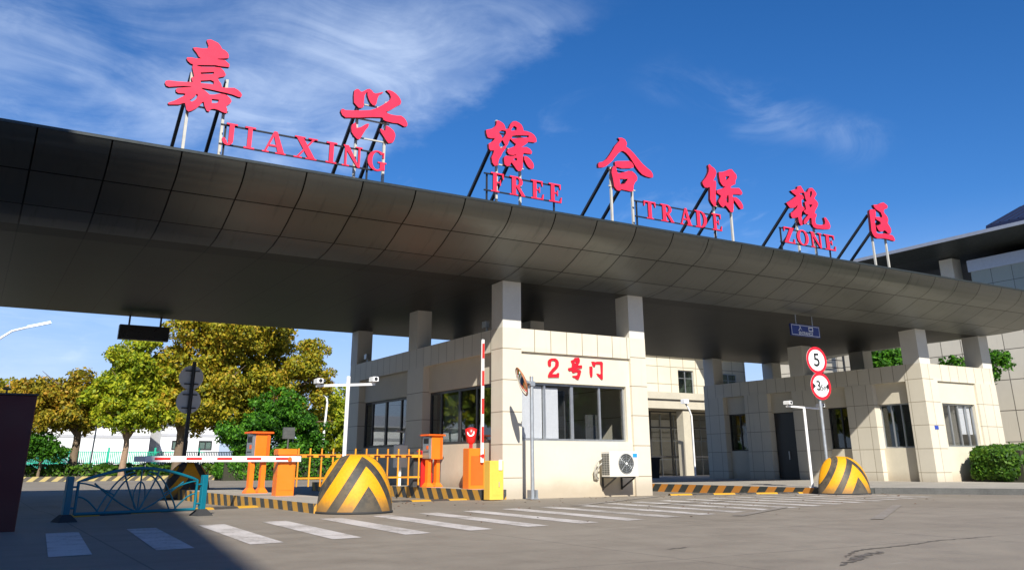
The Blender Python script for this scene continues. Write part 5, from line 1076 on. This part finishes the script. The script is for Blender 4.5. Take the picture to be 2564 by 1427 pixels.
# railing
def railing():
    a, b = Vector((1.52, 16.35, 0)), Vector((3.77, 17.02, 0)); d = b-a; L = d.length; rz = math.atan2(d.y, d.x)
    root = thing('guard_railing', 'blue arched guard railing with curved bars standing on two black feet', 'railing', ((a.x+b.x)/2, (a.y+b.y)/2, 0), None, rz)
    h = L/2
    for x in (-h, h):
        p = MB(); p.bbox(x-.05, x+.05, -.05, .05, .08, .68, .008); po = p.build('post', M['teal'], root, world=False)
        f = MB(); f.add([(x+i*.15, j*.15, 0) for i, j in ((-1, -1), (1, -1), (1, 1), (-1, 1))]+[(x+i*.13, j*.13, .035) for i, j in ((-1, -1), (1, -1), (1, 1), (-1, 1))]+[(x+i*.065, j*.065, .11) for i, j in ((-1, -1), (1, -1), (1, 1), (-1, 1))], [(r+i, r+(i+1) % 4, r+4+(i+1) % 4, r+4+i) for r in (0, 4) for i in range(4)]+[(8, 9, 10, 11)])
        f.build('foot', M['rubber'], po, world=False)
    q = h-.14; m = MB()
    arch = [(-q+2*q*i/20, 0, .60+.20*math.sin(math.pi*i/20)) for i in range(21)]
    m.tube([(-q, 0, .10)]+arch+[(q, 0, .10)], .025, 8); m.tube([(-q, 0, .11), (q, 0, .11)], .025, 8); m.build('frame', M['teal'], root, world=False)
    m = MB()
    for x in (-1, 1):
        for z in (.2, .52): m.tube([(x*q, 0, z), (x*h, 0, z)], .018, 6)
        m.tube([(x*(q-.1*t), 0, .52-.30*t*t) for t in [i/8*1.0 for i in range(9)]], .012, 6) if False else None
        m.tube([(x*q*(1-t), 0, .58-.47*t**1.6) for t in [i/10 for i in range(7)]], .014, 6)
        m.tube([(x*(.30*q)*(1-t)+x*.86*q*t*0, 0, .78-.67*t**.8) for t in [i/10 for i in range(11)]], .014, 6)
        m.tube([(x*q*(.55-.45*t), 0, .11+.58*math.sin(t*math.pi/2)) for t in [i/10 for i in range(11)]], .014, 6)
        m.tube([(x*q*(.12+.55*t), 0, .74-.63*t*t) for t in [i/10 for i in range(11)]], .014, 6)
        m.tube([(x*q*(.62+.38*t), 0, .11+.26*math.sin(t*math.pi/2)) for t in [i/10 for i in range(11)]], .014, 6)
        m.tube([(x*q*(.75*t), 0, .11+.46*t**1.3) for t in [i/10 for i in range(11)]], .014, 6)
    m.tube([(0, 0, .11), (0, 0, .80)], .014, 6)
    m.tube([(.10*math.sin(a), 0, .36-.22*math.cos(a)) for a in [2*math.pi*i/24 for i in range(25)]], .012, 6, caps=False)
    m.build('curved_bar', M['teal'], root, world=False)
railing()

# dark red board at the left edge
rb_ = thing('red_board', 'dark red upright board standing in the shade at the left edge', 'board', (-.3, 14.42, 0))
MB().bbox(-1.6, 1.05, -.04, .10, 0, 1.79, .01).build('panel', M['maroon'], rb_, world=False)
MB().box(-1.62, 1.065, -.055, .115, 1.79, 1.815).build('top_rail', M['black_steel'], rb_, world=False)
m = MB(); m.tube([(.66, .03, 1.81), (.66, .03, 1.88)], .012, 8); m.box(.61, .71, .01, .05, 1.86, 1.885); m.build('finial', M['black_steel'], rb_, world=False)

# street lamps
l1 = thing('street_lamp', 'white curved arm street lamp at the left edge below the canopy', 'street lamp', (-.6, 45, .0), 'street lamps along the road')
m = MB(); m.tube([(0, 0, 0), (0, 0, 4.2), (.25, 0, 5.1), (.8, 0, 5.95), (1.5, 0, 6.55), (2.15, 0, 6.78)], [.09, .075, .065, .055, .05, .045], 12); m.build('pole', M['steel_white'], l1, world=False)
m = MB(); m.add([(2.05, -.10, 6.72), (2.05, .10, 6.72), (3.0, .13, 7.0), (3.0, -.13, 7.0), (2.05, -.06, 6.82), (2.05, .06, 6.82), (2.95, .08, 7.10), (2.95, -.08, 7.10)], [(3, 2, 1, 0), (4, 5, 6, 7), (0, 1, 5, 4), (1, 2, 6, 5), (2, 3, 7, 6), (3, 0, 4, 7)]); m.build('lamp_head', M['steel_grey'], l1, world=False)
l2 = thing('street_lamp', 'thin white street lamp pole in front of the trees beside the gatehouse', 'street lamp', (21.35, 61.5, .0), 'street lamps along the road')
m = MB(); m.tube([(0, 0, 0), (.12, 0, 3), (.22, 0, 5.0), (.15, 0, 5.35), (-.1, 0, 5.5)], [.10, .085, .075, .06, .05], 10); m.build('pole', M['steel_white'], l2, world=False)
m = MB(); m.bbox(-.5, -.08, -.08, .08, 5.46, 5.54, .01); m.build('lamp_head', M['steel_grey'], l2, world=False)
l3 = thing('flag_pole', 'plain thin white pole between the two leftmost roadside trees', 'pole', (7.15, 66, .0))
m = MB(); m.tube([(0, 0, 0), (.1, 0, 3.6)], .05, 8); m.build('pole', M['steel_white'], l3, world=False)
# thin camera mast by the porch
cm = thing('porch_camera', 'white bent camera mast in front of the office porch column', 'camera pole', (36.6, 40.2, -.1))
m = MB(); m.tube([(0, 0, 0), (0, 0, 3.6), (-.15, 0, 3.95), (-.4, 0, 4.3)], .05, 10); m.build('pole', M['steel_white'], cm, world=False)
m = MB(); m.bbox(-.62, -.28, -.2, .2, 4.3, 4.55, .03); m.build('camera', M['steel_white'], cm, world=False)
# bins under the porch
def bin_(label, loc):
    root = thing('wheelie_bin', label, 'bin', loc, 'dark bins by the porch')
    m = MB(); m.add([(x*(.36 if z else .30), y*(.36 if z else .30), z*1.1+.06) for z in (0, 1) for x, y in ((-1, -1), (1, -1), (1, 1), (-1, 1))], [(3, 2, 1, 0), (4, 5, 6, 7), (0, 1, 5, 4), (1, 2, 6, 5), (2, 3, 7, 6), (3, 0, 4, 7)]); m.build('body', M['rubber'], root, world=False)
    m = MB(); m.bbox(-.40, .40, -.40, .38, 1.16, 1.24, .02); m.build('lid', M['black_steel'], root, world=False)
    for x in (-.28, .28): MB().tube([(x-.04, .3, .1), (x+.04, .3, .1)], .1, 12).build('wheel', M['black'], root, world=False)
bin_('dark wheelie bin standing in the shade of the office porch', (29.6, 35.8, -.1))

# overhead cable
cb = MB(); A, B = Vector((-6, 60, 22.5)), Vector((9.5, 60, 13.0)); cb.tube([A.lerp(B, i/20)-Vector((0, 0, 1.6*4*(i/20)*(1-i/20)*.25)) for i in range(21)], .018, 5)
tag(cb.build('overhead_cable', M['black_steel'], loc=(2, 60, 15)), 'thin overhead cable crossing the sky at upper left', 'cable')

# fallen leaves on the road
lv = MB()
for i in range(150):
    x = rng.uniform(6.5, 24); y = 20.6-.0*x-abs(rng.normal())*4.2
    if y < 5: continue
    s = rng.uniform(.02, .05); a = rng.uniform(0, 6.28); z = ground_z(y)+.008
    lv.add([(x+s*math.cos(a), y+s*math.sin(a), z), (x-s*.5*math.sin(a), y+s*.5*math.cos(a), z+.012), (x-s*math.cos(a), y-s*math.sin(a), z), (x+s*.5*math.sin(a), y-s*.5*math.cos(a), z+.004)], [(0, 1, 2, 3)])
tag(lv.build('leaf_litter', M['litter']), kind='stuff')
